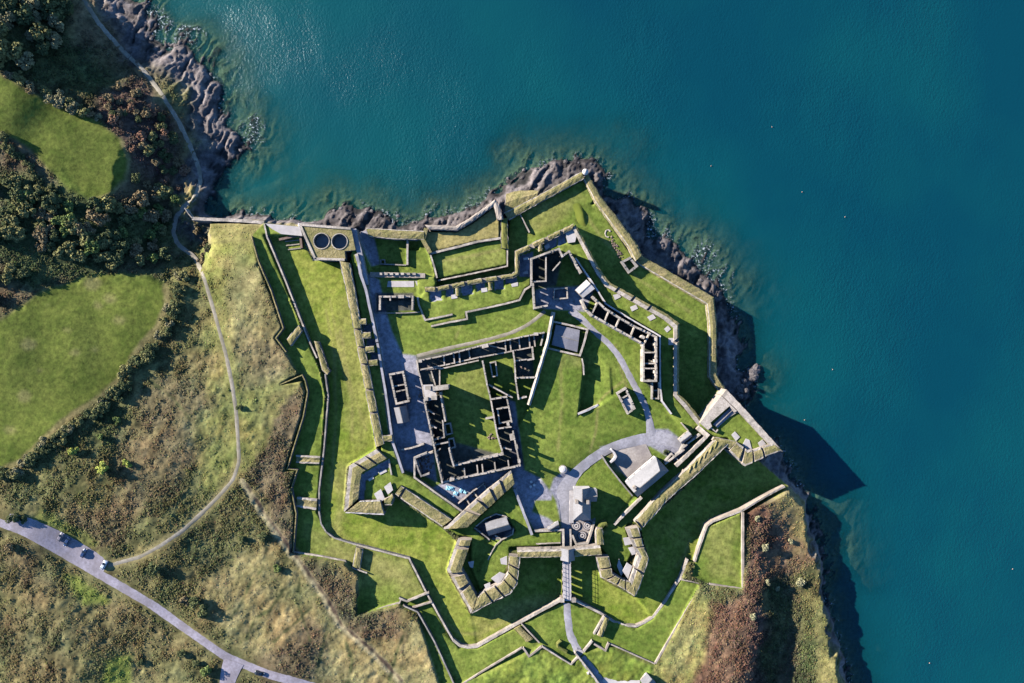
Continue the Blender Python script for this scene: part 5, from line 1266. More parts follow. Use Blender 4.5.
ruin('west_barrack', 'roofless west range of the barrack square with light falling through its windows', 'ruin', 13, 20.5,
     [[(424, 400), (432.5, 440), (437, 461), (442, 483)], [(440, 393), (443, 410), (445, 421)], [(449, 449), (451, 458), (453.5, 466)]],
     [[(442.5, 421), (444, 437.5), (433, 440)], [(435, 445), (447.5, 442.5)], [(428, 410), (434, 414)], [(430, 425), (436, 428)], [(436, 452), (440, 449)]],
     [(440.5, 388, -6, 15, 3.6, 3.2), (428, 388, 0, 5, 3, 1.6), (434, 398, 0, 5, 3, 1.2), (426, 399, 0, 3.5, 3, .8)], win=3.2, wpx=1.6, rubble=[(429, 392, 11, 40), (420, 466, 3, 6)])
ruin('north_west_corner', 'low broken corner walls where the west and north ranges of the square meet', 'ruin', 13, 15.6, [[(416.5, 361), (418, 371), (422, 385), (424, 399)]], [[(431, 371), (435, 385)], [(439.5, 370), (439.5, 386)], [(421, 370), (440, 368)]], wpx=1.5, win=0)
flat_sheet('vault_top', 'pale heaped masonry roof surviving on the west range of the barrack square', [(423, 385), (433, 384.5), (438, 399), (425.5, 401.5)], 18.4, 'slab', 1.2, 'masonry')
ruin('latrine', 'small square walled pen against the west range, northern of the pair', 'ruin', 13, 16.5, [[(444.5, 424.5), (450, 423.5), (452, 433.5), (446, 435), (444.5, 424.5)]], wpx=1.3, win=0)
ruin('latrine', 'small square walled pen against the west range, southern of the pair', 'ruin', 13, 16.5, [[(448.5, 439.5), (453, 438.5), (455, 447.5), (449.5, 449), (448.5, 439.5)]], wpx=1.3, win=0)
ruin('south_barrack', 'roofless south range of the barrack square above the blue sheets', 'ruin', 13, 19.4, [[(442, 483), (465, 477.5), (482.5, 474), (520, 466)], [(453.5, 466), (478, 460.3), (503, 454.5)]],
     [[(464, 469), (465, 477)], [(477, 465.5), (478, 475)], [(482, 465), (483, 474)], [(494.5, 463), (495.5, 471)], [(508, 461), (509, 468)]], [(452, 479, 12, 4, 2, 1)], win=3.3, wpx=1.5)
ruin('east_barrack', 'roofless east range of the barrack square beside the deeply shaded paved lane', 'ruin', 13, 19.6, [[(482.5, 361.5), (487, 385), (490.5, 399), (494, 418), (497, 434.5), (503, 454.5)], [(506.5, 397), (509, 409), (511.5, 422)], [(513, 432), (516, 447), (520, 466)], [(490.5, 399.5), (506.5, 397)]],
     [[(497, 409), (507.5, 407.5)], [(497.5, 409), (499.5, 423.5), (511, 421)], [(497, 428.8), (511, 427)], [(486, 419), (494, 417.5)], [(504, 448), (511, 450)], [(489, 385), (512, 397.5)]], [(512, 437, 80, 6, 4, -1.2), (508, 424, 80, 3, 2.2, 1.6), (516.5, 447, 80, 3, 2.2, 1.7), (519, 461, 80, 3, 2.2, 1.6)], win=3.3, rubble=[(492, 438, 4, 10)], wpx=1.5)
ruin('wash_house', 'very small roofless hut on the lawn inside the barrack square', 'ruin', 13, 16.4, [[(490, 363), (495.5, 361.7), (497.2, 375.5), (492.5, 377), (490, 363)]], wpx=1.3, win=0)
wall('coped_wall', 'thick pale coped wall sloping between the barrack ruins and the open lawn', [(553.5, 312, 16.6), (548, 341, 17.2), (542, 361, 17.2), (536, 381, 17.2), (528.8, 405, 16.8)], 3.8, 17, 12.5, ('pale', 'grey'), prof=((0, 0, 0), (.5, .6, 0), (1, 0, 0)), jit=.02)
t = house('slate_store', 'low slate building in the enclosure east of the thick pale wall', 'building', [(552, 344.5), (577, 351.5), (579.5, 330.5), (556, 325)], 13, 14.6, 15.4, hip=(.0, .0), over=.2)
wall('yard_wall', 'walled enclosure around the low slate building, pale at its eastern end', [(551, 321, 15.6), (569, 325, 15.6), (587.5, 329.5, 15.6), (584.5, 342, 15.6), (580, 355.5, 15.6), (564, 352, 15.4), (547.5, 348, 15.4)], 1.8, 15.6, 12.5, ('pale', 'grey'))
wall('low_wall', 'short broken pale wall south of the slate enclosure', [(582, 358.5, 15.9), (583.5, 366, 15.9), (584, 375, 15.8)], 1.2, 15.9, 11)
wall('low_wall', 'leaning pale stub wall at the edge of the sunken lawn', [(578, 414, 15.6), (587, 410.5, 15.3), (598.5, 405, 14)], 1.9, 15.3, 11, ('white', 'pale'))
ruin('chapel', 'small roofless chapel with a pinkish floor beside the curving path', 'ruin', 13, 17, [[(618, 393.5), (626, 388.5), (635, 408.5), (628, 413.5), (618, 393.5)]], [[(621, 399), (629, 394.5)]], wpx=1.7, win=3)
flat_sheet('floor_slab', 'pinkish floor slab laid inside the little chapel', [(622, 400.5), (629, 396.5), (633.5, 407.5), (628, 411.5)], 15.2, 'slab', 1.6, 'floor')
# row along the western court
ruin('court_cells', 'narrow roofless block of three cells in the shaded western court', 'ruin', 13, 17.6, [[(389.8, 374.5), (402.8, 372), (408.5, 401), (396, 404), (389.8, 374.5)]], [[(393, 386.5), (405.5, 384.3)], [(394.5, 392), (406.5, 389.5)]], wpx=2, win=3.2)
house('court_cottage', 'gabled slate cottage with one bright roof slope in the western court', 'cottage', [(398, 423), (394.5, 408), (406, 405.8), (409, 421)], 13, 16.2, 19, over=.25, roofm=('paleslate',))
wall('court_wall', 'low pale wall closing the shaded western court on the south', [(401, 450, 15.4), (412, 447.8, 15.4), (424, 444, 15.2)], 1.5, 15.2, 12.5)
ruin('court_ruin', 'rubble-filled roofless building at the south end of the western court', 'ruin', 13, 17.6, [[(414.5, 459), (418, 470), (421, 476.5), (428.5, 474)], [(415, 458), (426, 453.5)]], [[(417, 460), (421, 473)]], wpx=1.6, win=0, mats=('grey', 'grey'), rubble=[(424, 463, 9, 40)])

# ------------------------------------------------------------------ stores, cottage, houses by the gate
ruin('store_cells', 'row of three tiny broken brown cells against the diagonal rampart', 'ruin', 13, 16, [[(458.5, 503.5), (465.5, 498), (473, 491.2), (480, 487), (483.5, 484)]], [[(465.5, 498), (469.5, 505)], [(473, 491.5), (478, 498.5)], [(483, 484), (487, 490.5)]], wpx=1.2, ipx=1.3, win=0, mats=('pale', 'brown'), rubble=[(466, 501, 3, 10), (475, 495, 3, 12)])
for (x, y, a, l, w_, lab) in ((450, 488.5, 10, 8.5, 4.5, 'pale blue sheet under the south barrack wall, largest and farthest west'), (456, 493.5, 25, 5, 4, 'pale blue sheet in the middle of the shaded yard, between four others'), (461.5, 490.5, 40, 4, 4.5, 'bright pale blue sheet lying nearest to the brown cells'),
                             (453, 496.8, 20, 2.6, 2.4, 'small pale blue sheet lying closest to the sunny lawn strip'), (465.5, 492.3, 30, 4, 3, 'faint turquoise sheet at the foot of the brown cells')):
    c = g1(x, y); d = Vector((math.cos(math.radians(-a)), math.sin(math.radians(-a)))); n_ = Vector((-d.y, d.x)); mb = MB(); vs = []
    for i in range(7):
        for j in range(6):
            u, v = i / 6 - .5, j / 5 - .5
            q = Vector((c.x, c.y)) + d * (u * l * .44) + n_ * (v * w_ * .44)
            e = min(i, 6 - i, j, 5 - j)
            vs.append((q.x + random.uniform(-.06, .06), q.y + random.uniform(-.06, .06), c.z + .1 + (.3 + random.uniform(-.15, .12)) * (e > 0) + .12 * (e > 1)))
    fs = [(i * 6 + j, i * 6 + j + 1, (i + 1) * 6 + j + 1, (i + 1) * 6 + j) for i in range(6) for j in range(5)]
    mb.add(vs, [tuple(reversed(f)) for f in fs], 0); props(mb.obj('covering_sheet', ['tarp']), lab, 'sheet', 'sheets in the shaded store yard')
house('slate_cottage', 'slate cottage with one bright roof slope inside the south-west bastion', 'cottage', [(489, 535), (511, 528.5), (506, 517.5), (485.5, 523)], 13, 16.4, 19.6, over=.3, ridge_shift=.52, roofm=('paleslate',))
wall('yard_wall', 'grey wall line along the near side of the cottage yard', [(474.5, 528, 15.6), (481, 533, 15.6), (487.5, 538, 15.6), (489.5, 540, 15.6)], 1.2, 15.4, 12.5, ('grey', 'grey'))
wall('yard_wall', 'pale wall line behind the cottage roof in the bastion', [(476, 526.5, 15.6), (485, 519, 15.6), (496, 514, 15.6), (506, 516.5, 15.6), (508, 519, 15.6)], 1.1, 15.4, 12.5)
wall('yard_wall', 'curved pale wall below the cottage yard sweeping into the bastion', [(495, 535.5, 15.6), (502, 539.5, 15.6), (512.5, 534.5, 15.8), (513.5, 529, 15.8)], 1.2, 15.6, 12.5)
wall('yard_wall', 'curving pale edge of the sunlit bastion lawn', [(502, 539.5, 15.4), (496, 545, 15.4), (491.5, 552, 15.3), (488, 560, 15.2)], 1.1, 15.4, 13)
t = house('guard_house', 'tall white-roofed guard house beside the gate path', 'house', [(574, 520), (574, 488), (590, 488), (590, 520)], 13.4, 18.2, 22, roofm=('paleslate',), ridge_shift=.46, hip=(.3, 0), over=.3, stacks=[(.62, .12, 1.2, 1.0, .9), (.62, .8, 1.4, 1.0, .8)], wallm=('white',))
t2 = house('guard_wing', 'short cross wing on the east side of the white-roofed guard house', 'house', [(585, 501), (596.5, 501), (596.5, 489.5), (585, 489.5)], 13.4, 17.6, 20, roofm=('paleslate',), over=.25, wallm=('white',))
wall('plinth', 'pinkish stone steps and plinth along the front of the guard house', [(572, 491, 14.2), (571.5, 505, 14.2), (571.5, 523, 14.2)], 4.2, 14.2, 12.5, ('slab', 'slab'), 'plinth')
house('gate_lodge', 'small low lodge with a pale roof on the west side of the gate passage', 'lodge', [(547.5, 528), (558, 521.5), (559.5, 527.5), (548, 530)], 13, 15.4, 16.6, over=.2, roofm=('paleslate',))
house('white_house', 'long house with a bright white roof and a blue shaded slope', 'house', [(637.5, 496), (668, 470.5), (656, 457.5), (626.5, 483)], 14, 18.6, 22.6, roofm=('paleslate',), hip=(0, .16), ridge_shift=.42, over=.4, wallm=('white',), stacks=[(.08, .64, 1.2, .9, .8)])
house('store_shed', 'small pale-roofed shed between the plaza and the roofless store', 'shed', [(682, 443.5), (692, 436), (688.5, 431.5), (679, 440)], 14, 16.6, 17.8, over=.2, roofm=('paleslate',), ridge_shift=.5)
ruin('long_store', 'dark roofless store set along the broad pale wall', 'ruin', 14, 17, [[(683.5, 447.5), (700, 435)], [(681, 452), (684, 446)], [(666, 464), (684, 450)]], [[(672.5, 454.5), (680, 462)], [(672, 454), (665.5, 461.5)]], wpx=1.5, win=0, rubble=[(673, 458, 4, 12)])
wall('yard_wall', 'low pale stub wall on the lawn above the shed', [(681.5, 423, 15.6), (688.5, 431, 15.6)], 1, 15.4, 13)
wall('curved_wall', 'short curved white wall at the corner of the flagged court', [(611, 449.5, 16), (614.5, 453, 16), (616, 456.5, 16), (614.5, 459.5, 16), (610.5, 462.5, 16)], 1.8, 16, 13, ('white', 'white'))
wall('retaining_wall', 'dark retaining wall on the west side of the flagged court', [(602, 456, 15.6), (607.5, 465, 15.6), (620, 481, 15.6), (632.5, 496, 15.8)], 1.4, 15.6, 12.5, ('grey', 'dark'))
# three stone rings sunk in the yard by the gate
for x, y, lab in ((576.2, 525.8, 'concentric stone rings by the gate, bright one next to the passage'), (587.5, 525.5, 'concentric stone rings by the gate, bright one beside the turf bank'), (582.3, 535.6, 'concentric stone rings by the gate, shaded one in the point of the yard')):
    t = thing('ring_pavement', lab, 'stone rings', (*P(x, y, 13.2).xy, 13.2), 'stone rings by the gate'); c = P(x, y, 13.4)
    for q, (r0, r1, m_, h) in enumerate(((2.15, 1.75, 'dark', .25), (1.75, 1.35, 'slab', .4), (1.35, .95, 'dark', .3), (.95, .45, 'slab', .55), (.45, .02, 'dark', .35))):
        mb = MB(); n = 24; vs = []; fs = []
        for i in range(n):
            a = i * math.tau / n
            for r, z in ((r0, 12.6), (r0, 13.3 + h), (r1, 13.3 + h), (r1, 12.6)): vs.append((c.x + r * math.cos(a), c.y + r * math.sin(a), z))
        for i in range(n):
            j = (i + 1) % n
            for k in range(3): fs.append((i * 4 + k, j * 4 + k, j * 4 + k + 1, i * 4 + k + 1))
        mb.add(vs, fs, 0); mb.obj('stone_course', [m_], t)
flat_sheet('yard_floor', None, [(572.5, 520), (594, 520), (592, 530), (587, 543), (576.5, 543), (572.5, 534)], 13.25, 'flag', .5, kind='structure')
t = thing('round_cistern', 'round white-topped cistern on the lawn edge beside the path', 'cistern', tuple(g1(563, 469.5)))
c = P(563, 469.5, 16.2)
for nm, prof, m_ in (('kerb', ((1.75, 14), (1.75, 15.9), (1.45, 15.9), (1.45, 15.7)), 'pale'), ('lid', ((1.5, 15.7), (1.5, 15.95), (1.0, 16.15), (.02, 16.25)), 'white')):
    mb = MB(); n = 18; mb.add([(c.x + r * math.cos(i * math.tau / n), c.y + r * math.sin(i * math.tau / n), z) for r, z in prof for i in range(n)], [(k * n + i, k * n + (i + 1) % n, (k + 1) * n + (i + 1) % n, (k + 1) * n + i) for k in range(len(prof) - 1) for i in range(n)], 0); mb.obj(nm, [m_], t)
for x, y, lab in ((531.2, 481.6, 'pale round stone stool on the shaded paving, farthest from the gate'), (534.2, 484.8, 'pale round stone stool on the shaded paving, nearest the sunlit path'), (530.7, 486.6, 'pale round stone stool on the shaded paving, nearest the sloping wall')):
    c = g1(x, y); t = thing('stone_stool', lab, 'stool', tuple(c), 'three round stools'); n = 12
    for nm, prof in (('pedestal', ((.35, c.z - .2), (.28, c.z + .5))), ('seat', ((.62, c.z + .5), (.66, c.z + .62), (.6, c.z + .75), (.02, c.z + .78)))):
        mb = MB(); mb.add([(c.x + r * math.cos(i * math.tau / n), c.y + r * math.sin(i * math.tau / n), z) for r, z in prof for i in range(n)], [(k * n + i, k * n + (i + 1) % n, (k + 1) * n + (i + 1) % n, (k + 1) * n + i) for k in range(len(prof) - 1) for i in range(n)], 0); mb.obj(nm, ['white'], t)
c = g1(588, 672.5); mb = MB(); mb.box(c, (.9, .43), 0, .55, .35, c.z - .3, c.z + 1.1, 0); mb.box(c, (.9, .43), 0, .4, .25, c.z + 1.1, c.z + 1.35, 0)
props(mb.obj('marker_stone', ['white']), 'small white marker stone on the grass beside the lower path', 'stone')

# ------------------------------------------------------------------ trees and shrubs
def poly_mesh(name, co, quads, colr, mats):
    me = bpy.data.meshes.new(name)
    me.vertices.add(len(co)); me.vertices.foreach_set('co', co.astype(np.float32).ravel())
    me.loops.add(quads.size); me.loops.foreach_set('vertex_index', quads.astype(np.int32).ravel())
    me.polygons.add(len(quads)); me.polygons.foreach_set('loop_start', np.arange(0, quads.size, quads.shape[1], dtype=np.int32))
    me.update(calc_edges=True)
    if colr is not None:
        a = me.attributes.new('Col', 'FLOAT_COLOR', 'POINT')
        a.data.foreach_set('color', np.concatenate([colr, np.ones((len(co), 1))], 1).astype(np.float32).ravel())
    for m in mats: me.materials.append(m)
    return me


def leaf_quads(c, nrm, size, rs):
    """one bent-free quad per centre, facing nrm"""
    n = len(c)
    nrm = nrm / (np.linalg.norm(nrm, axis=1, keepdims=True) + 1e-9)
    r = rs.normal(size=(n, 3)); t = np.cross(nrm, r); t /= np.linalg.norm(t, axis=1, keepdims=True) + 1e-9
    b = np.cross(nrm, t); s = size[:, None]
    e = rs.uniform(.6, 1.0, (n, 1))
    co = np.stack([c - t * s - b * s * e, c + t * s - b * s * e * .7, c + t * s * .8 + b * s * e, c - t * s * .9 + b * s * e * .8], 1).reshape(-1, 3)
    return co, np.arange(4 * n).reshape(n, 4)


LEAFC_ = dict(olive=((.060, .058, .022), (.10, .09, .034)), brown=((.070, .050, .026), (.115, .086, .044)), dark=((.026, .034, .014), (.052, .055, .022)), green=((.045, .062, .018), (.075, .09, .026)),
             yellow=((.10, .115, .022), (.16, .17, .035)), grey=((.075, .066, .034), (.12, .105, .055)), rust=((.085, .042, .028), (.125, .072, .042)), pale=((.10, .095, .05), (.15, .135, .075)))

LEAFC = {k: tuple(tuple(c * 2.3 for c in v) for v in p) for k, p in LEAFC_.items()}


def crown_mesh(kind, seed, n=820, tall=.85, lobes=11):
    rs = np.random.RandomState(seed)
    a = rs.uniform(0, 6.28, lobes); rr = np.sqrt(rs.uniform(0, 1, lobes)) * .74
    lc = np.stack([rr * np.cos(a), rr * np.sin(a), rs.uniform(.35, .95, lobes) * tall], 1); lr = rs.uniform(.28, .5, lobes)
    lt = rs.uniform(0, 1, lobes)
    k = rs.randint(0, lobes, n); d = rs.normal(size=(n, 3)); d[:, 2] = np.abs(d[:, 2]) * .9 - .25
    d /= np.linalg.norm(d, axis=1, keepdims=True)
    c = lc[k] + d * lr[k][:, None] * (rs.uniform(.45, 1.08, n) ** .6)[:, None]
    co, q = leaf_quads(c, d + rs.normal(size=(n, 3)) * .55 + np.array([0, 0, .3]), rs.uniform(.055, .115, n), rs)
    c0, c1 = (np.array(x) for x in LEAFC[kind])
    t = np.clip(lt[k] * .6 + rs.uniform(-.1, .5, n), 0, 1)[:, None]
    cl = np.repeat((c0 + (c1 - c0) * t) * rs.uniform(.8, 1.2, (n, 1)), 4, 0)
    return poly_mesh('crown', co, q, cl, [M['leaf']])


def trunk_mesh(seed, limbs=4):
    rs = random.Random(seed); mb = MB()

    def tube(p, q, r0, r1, n=6):
        d = (Vector(q) - Vector(p)).normalized(); u = d.orthogonal().normalized(); v = d.cross(u)
        vs = [tuple(Vector(b) + (u * math.cos(i * math.tau / n) + v * math.sin(i * math.tau / n)) * r) for b, r in ((p, r0), (q, r1)) for i in range(n)]
        mb.add(vs, [(i, (i + 1) % n, n + (i + 1) % n, n + i) for i in range(n)], 0)
    tube((0, 0, -.15), (.02, .01, .4), .075, .05)
    for i in range(limbs):
        a = i * math.tau / limbs + rs.uniform(-.4, .4); tube((.02, .01, .36), (.42 * math.cos(a), .42 * math.sin(a), rs.uniform(.55, .8)), .04, .012, 5)
    me = bpy.data.meshes.new('trunk'); me.from_pydata(mb.v, [], mb.f); me.materials.append(M['bark']); return me


CR = {k: [crown_mesh(k, 100 + i * 7 + len(k), 820) for i in range(3)] for k in LEAFC}
TR = [trunk_mesh(i) for i in range(3)]


def tree(name, label, cat, px, py, r, kind, group=None, tall=1.0):
    p = g1(px, py)
    t = bpy.data.objects.new(name, None); COL.objects.link(t); t.location = p - Vector((0, 0, .1)); t.empty_display_size = .3
    t.scale = (r, r, r * tall); t.rotation_euler = (0, 0, random.uniform(0, 6.28)); props(t, label, cat, group)
    for nm, me in (('trunk', random.choice(TR)), ('crown', random.choice(CR[kind]))):
        o = bpy.data.objects.new(nm, me); COL.objects.link(o); o.parent = t
    return t


def inpoly(x, y, poly):
    c = False
    for i in range(len(poly)):
        (x0, y0), (x1, y1) = poly[i], poly[i - 1]
        if (y0 > y) != (y1 > y) and x < (x1 - x0) * (y - y0) / (y1 - y0) + x0: c = not c
    return c


def off_road(px, py, r):
    p = g1(px, py)
    return all(sdist(np.array([p.x]), np.array([p.y]), w, False)[0] > hw + r * .9 for w, hw in ROADS[3:5] + ROADS[:1])


def wood(n, poly, rr, kinds, name, cat, labels, group, tall=1.0, mind=.6):
    pts = []; x0, x1 = min(p[0] for p in poly), max(p[0] for p in poly); y0, y1 = min(p[1] for p in poly), max(p[1] for p in poly)
    for _ in range(n * 40):
        if len(pts) >= n: break
        x, y, r = random.uniform(x0, x1), random.uniform(y0, y1), random.uniform(*rr)
        if inpoly(x, y, poly) and off_road(x, y, r) and all((x - a) ** 2 + (y - b) ** 2 > ((r + c) * mind / .44) ** 2 * .5 for a, b, c in pts): pts.append((x, y, r))
    for x, y, r in pts:
        k = random.choice(kinds); tree(name, labels[k], cat, x, y, r, k, group, tall * random.uniform(.85, 1.2))


def hedge(n, line, rr, kinds, name, labels, group, spread=3, tall=1.0):
    pl = resample(line, .5)
    for i in range(n):
        p = pl[int((i + random.random() * .8) / n * (len(pl) - 1))]; k = random.choice(kinds)
        tree(name, labels[k], 'shrub', p[0] + random.uniform(-spread, spread), p[1] + random.uniform(-spread, spread), random.uniform(*rr) * 1.25, k, group, tall * random.uniform(.8, 1.2))


def L_(txt, **k): return {q: txt % w for q, w in k.items()}


wood(30, [(-12, -10), (66, -10), (72, 25), (55, 55), (30, 72), (-12, 62)], (3.2, 5.2), ['olive', 'grey', 'dark'], 'woodland_tree', 'tree',
     L_('%s crown in the wood at the top left corner', olive='olive-brown tree', grey='dull tan-green tree', dark='dark green tree'), 'trees in the corner wood', 1.15)
hedge(15, [(10, 74), (35, 90), (70, 104), (100, 118)], (1.5, 2.6), ['brown', 'grey', 'olive'], 'hedge_shrub', L_('%s shrub in the hedge along the top of the upper field', brown='brown', grey='dull tan-green', olive='olive'), 'hedge shrubs above the upper field')
wood(46, [(96, 92), (140, 82), (158, 104), (178, 140), (190, 170), (186, 205), (150, 200), (136, 175), (134, 145), (112, 118)], (1.4, 2.8), ['brown', 'rust', 'dark', 'olive'], 'slope_shrub', 'shrub',
     L_('%s shrub on the slope between the upper field and the shore path', brown='brown', rust='rusty red-brown', dark='dark green', olive='olive'), 'shrubs on the slope by the shore path')
hedge(14, [(0, 134), (18, 156), (42, 181), (62, 194)], (1.2, 2.0), ['olive', 'dark'], 'hedge_shrub', L_('%s shrub in the hedge below the upper field', olive='olive', dark='dark green'), 'hedge shrubs below the upper field', 3)
wood(66, [(24, 190), (60, 196), (100, 206), (140, 200), (170, 186), (186, 200), (184, 235), (165, 258), (110, 266), (70, 256), (40, 246), (30, 220)], (2.4, 4.4), ['olive', 'dark', 'green', 'brown'], 'woodland_tree', 'tree',
     L_('%s in the dark belt of trees between the two fields', olive='olive tree', dark='dark green tree', green='leafy green tree', brown='brown autumn tree'), 'trees between the two fields', 1.05)
wood(16, [(-8, 180), (24, 176), (28, 240), (30, 276), (-8, 320), (-8, 250)], (2.6, 4.2), ['olive', 'dark'], 'woodland_tree', 'tree', L_('%s tree crown at the left edge beside the wooded belt', olive='large olive', dark='large dark green'), 'trees at the left edge')
hedge(76, [(0, 474), (20, 470), (45, 449), (70, 428), (98, 408), (122, 386), (140, 360), (160, 338), (172, 315), (180, 290), (184, 275)], (1.2, 2.4), ['dark', 'dark', 'olive', 'grey'], 'hedge_shrub',
      L_('%s shrub in the long curving hedge below the lower field', dark='dark green', olive='olive', grey='dull tan-green'), 'hedge shrubs below the lower field', 5)
hedge(9, [(196, 232), (204, 240), (206, 250), (200, 262)], (.9, 1.8), ['dark', 'brown'], 'thicket_shrub', L_('%s shrub in the thicket behind the sea wall gate', dark='dark green', brown='brown'), 'shrubs behind the cove wall', 3)
for x, y, r, k, lab in ((75, 451, 2.5, 'yellow', 'round yellow-green bush alone on the heath below the hedge'), (103, 467, 2.8, 'yellow', 'larger yellow-green bush of the pair on the open heath'), (128, 463, 2.0, 'yellow', 'smaller yellow-green bush of the pair on the open heath'),
                        (100.5, 436.5, 1.6, 'green', 'small round green bush just outside the long hedge'), (118, 420.5, 1.9, 'green', 'rounded green bush at the bulge of the long hedge'), (240, 406.5, 1.7, 'dark', 'small dark bush touching the gravel path'),
                        (155, 568, 3.0, 'dark', 'dark round bush beside the fork of the gravel path and the road'), (243, 539, 1.8, 'dark', 'dark bush at the top of the straw slope, paler side'), (263, 535.5, 2.2, 'dark', 'dark bush near the trodden track on the heath'), (277.5, 567.5, 2.0, 'green', 'green bush among straw grass beside the trodden track'),
                        (196, 602, 3.0, 'dark', 'tall dark bush in the clump above the road, nearer the path'), (206, 611, 3.2, 'dark', 'tall dark bush in the clump above the road, nearer the straw slope'), (186, 600, 2.2, 'brown', 'brown bush at the edge of the dark clump above the road'),
                        (183, 653, 2.0, 'dark', 'dark bush on the lower verge of the road'), (207, 669, 2.6, 'green', 'green bush in the angle of the road junction'), (197, 662, 1.8, 'dark', 'dark bush beside the road junction'), (141, 661, 1.7, 'dark', 'dark bush on rough ground below the road, before the straw patch'),
                        (15, 516, 3.0, 'dark', 'dark spreading tree overhanging the road at the left edge'), (25, 519, 2.0, 'dark', 'dark bush at the head of the lay-by'), (757, 518, 1.5, 'pale', 'pale bush near the top of the brown headland'), (765, 547, 1.9, 'pale', 'palest round bush in the middle of the brown headland'),
                        (791, 540.5, 1.5, 'pale', 'pale bush toward the cliff on the brown headland'), (766.5, 582, 1.5, 'pale', 'small pale bush low on the brown headland'), (777, 588, 1.3, 'pale', 'tiny pale bush beside the shaded hollow of the headland'), (753, 616, 1.6, 'pale', 'pale bush at the corner of the reddish bracken'), (800, 582, 2.2, 'pale', 'broad pale clump on the cliff edge of the headland'),
                        (290, 491, 1.4, 'dark', 'dark bush on the brown glacis above the covered way'), (666, 451.5, 1.5, 'dark', 'dark little bush on the grass between house and plaza'), (10, 547, 2.2, 'brown', 'brown bush below the road at the left edge')):
    tree('bush' if r < 2.9 else 'large_bush', lab, 'bush', x, y, r, k, None, .95)

# ------------------------------------------------------------------ heath, bracken and tussock as ground cover
def cover(name, box, n, seed, label):
    rs = np.random.RandomState(seed)
    px = rs.uniform(box[0], box[2], n); py = rs.uniform(box[1], box[3], n)
    x, y, z = G(px, py)
    i = np.clip(np.searchsorted(GX, x), 0, len(GX) - 1); j = np.clip(np.searchsorted(GY, y), 0, len(GY) - 1)
    keep = (KIND[j, i] == 0) & (DCW[j, i] < -5) & (z > 2.5) & (rk[j, i] < .4)
    for f in (FIELD1, FIELD2): keep &= sdist(x, y, gpoly(f)) > .5
    for w, hw in ROADS: keep &= sdist(x, y, w, False) > hw + (1.0 if hw > 1.5 else .55)
    for tr in TRACKS: keep &= sdist(x, y, tr, False) > .8
    keep &= sdist(x, y, gpoly([(440, 690), (460, 684), (541, 647), (571, 665), (585, 652), (609, 646), (655, 665), (640, 700)])) > .3
    x, y, z, i, j = (a[keep] for a in (x, y, z, i, j)); n = len(x)
    col = C[j, i]; lum = col.mean(1)
    lump = fbm(x, y, 4.5, 91, 3)
    tall = np.clip((.115 - lum) / .075, 0.06, 1)
    pk = rs.uniform(0, 1, n) < np.clip(tall * 1.5, .22, 1) * smooth(.28, .42, lump)
    x, y, z, i, j, col, tall, lump = (a[pk] for a in (x, y, z, i, j, col, tall, lump)); n = len(x)
    h = tall * (.12 + 1.1 * np.clip(lump - .3, 0, 1)) * rs.uniform(.2, 1.1, n) + .05
    c = np.stack([x, y, z + h], 1)
    nr = rs.normal(size=(n, 3)) * .38; nr[:, 2] = np.abs(nr[:, 2]) + .7; nr[:, 0] -= .25
    co, q = leaf_quads(c, nr, rs.uniform(.13, .36, n) * (.7 + .5 * tall), rs)
    v = np.repeat(col * rs.uniform(.7, 1.5, (n, 1)) * rs.normal(1, .10, (n, 3)), 4, 0)
    o = bpy.data.objects.new(name, poly_mesh(name, co, q, v, [M['scrub']])); COL.objects.link(o); o['kind'] = 'stuff'; o['label'] = label; o['category'] = 'ground cover'


cover('heath_scrub', (-14, -14, 470, 700), 330000, 5, 'mixed olive and brown heath covering the slopes west of the fort')
cover('bracken', (630, 470, 870, 700), 90000, 6, 'reddish brown bracken and scrub over the eastern headland')

# ------------------------------------------------------------------ boulders on the shore
def shore(n, pts, spread, rr, label, group):
    pl = resample(pts, .5)
    for i in range(n):
        p = pl[int((i + random.random()) / n * (len(pl) - 1))]
        c = P(p[0] + random.uniform(-spread, spread), p[1] + random.uniform(-spread, spread), 0); mb = MB(); r = random.uniform(*rr)
        c.z = max(-.5, float(zat(c.x, c.y))) + r * .1
        rock_blob(mb, c, r, random.uniform(.45, .8)); o = mb.obj('shore_boulder', ['rock']); props(o, label, 'boulder', group)


shore(16, [(148, 30), (172, 48), (200, 64), (222, 84), (222, 115), (236, 135), (238, 152)], 5, (.4, 1.15), 'dark shore boulder below the cliff path', 'boulders below the cliff path')
shore(14, [(332, 212), (356, 213), (380, 213), (398, 221), (430, 220)], 3.5, (.4, 1.15), 'shore boulder at the foot of the pit battery and yard wall', 'boulders under the northern wall')
shore(14, [(505, 183), (535, 167), (570, 160), (600, 168)], 4, (.4, 1.15), 'shore boulder under the turret point', 'boulders under the turret point')
shore(20, [(620, 200), (640, 218), (655, 236), (686, 256), (708, 284), (727, 304), (738, 330)], 5, (.4, 1.15), 'shore boulder in front of the long sea wall', 'boulders below the long sea wall')
shore(8, [(752, 420), (775, 445), (790, 470), (800, 492)], 3, (.4, 1.15), 'shaded shore boulder beside the eastern bastion', 'boulders beside the eastern bastion')
mb = MB(); c = P(744, 386, 0)
mb2 = []
for i in range(26):
    t_ = random.random(); a = Vector(P(737, 394, 0)).lerp(P(757, 367, 0), t_); w_ = 3.2 * math.sin(math.pi * min(.95, t_ + .1))
    rock_blob(mb, (a.x + random.uniform(-w_, w_), a.y + random.uniform(-w_, w_), .3 + 2.8 * (1 - t_) * random.random()), random.uniform(1, 2.2))
props(mb.obj('rock_stack', ['rock']), 'tongue of rock standing in the shaded water off the eastern bastion', 'rock')

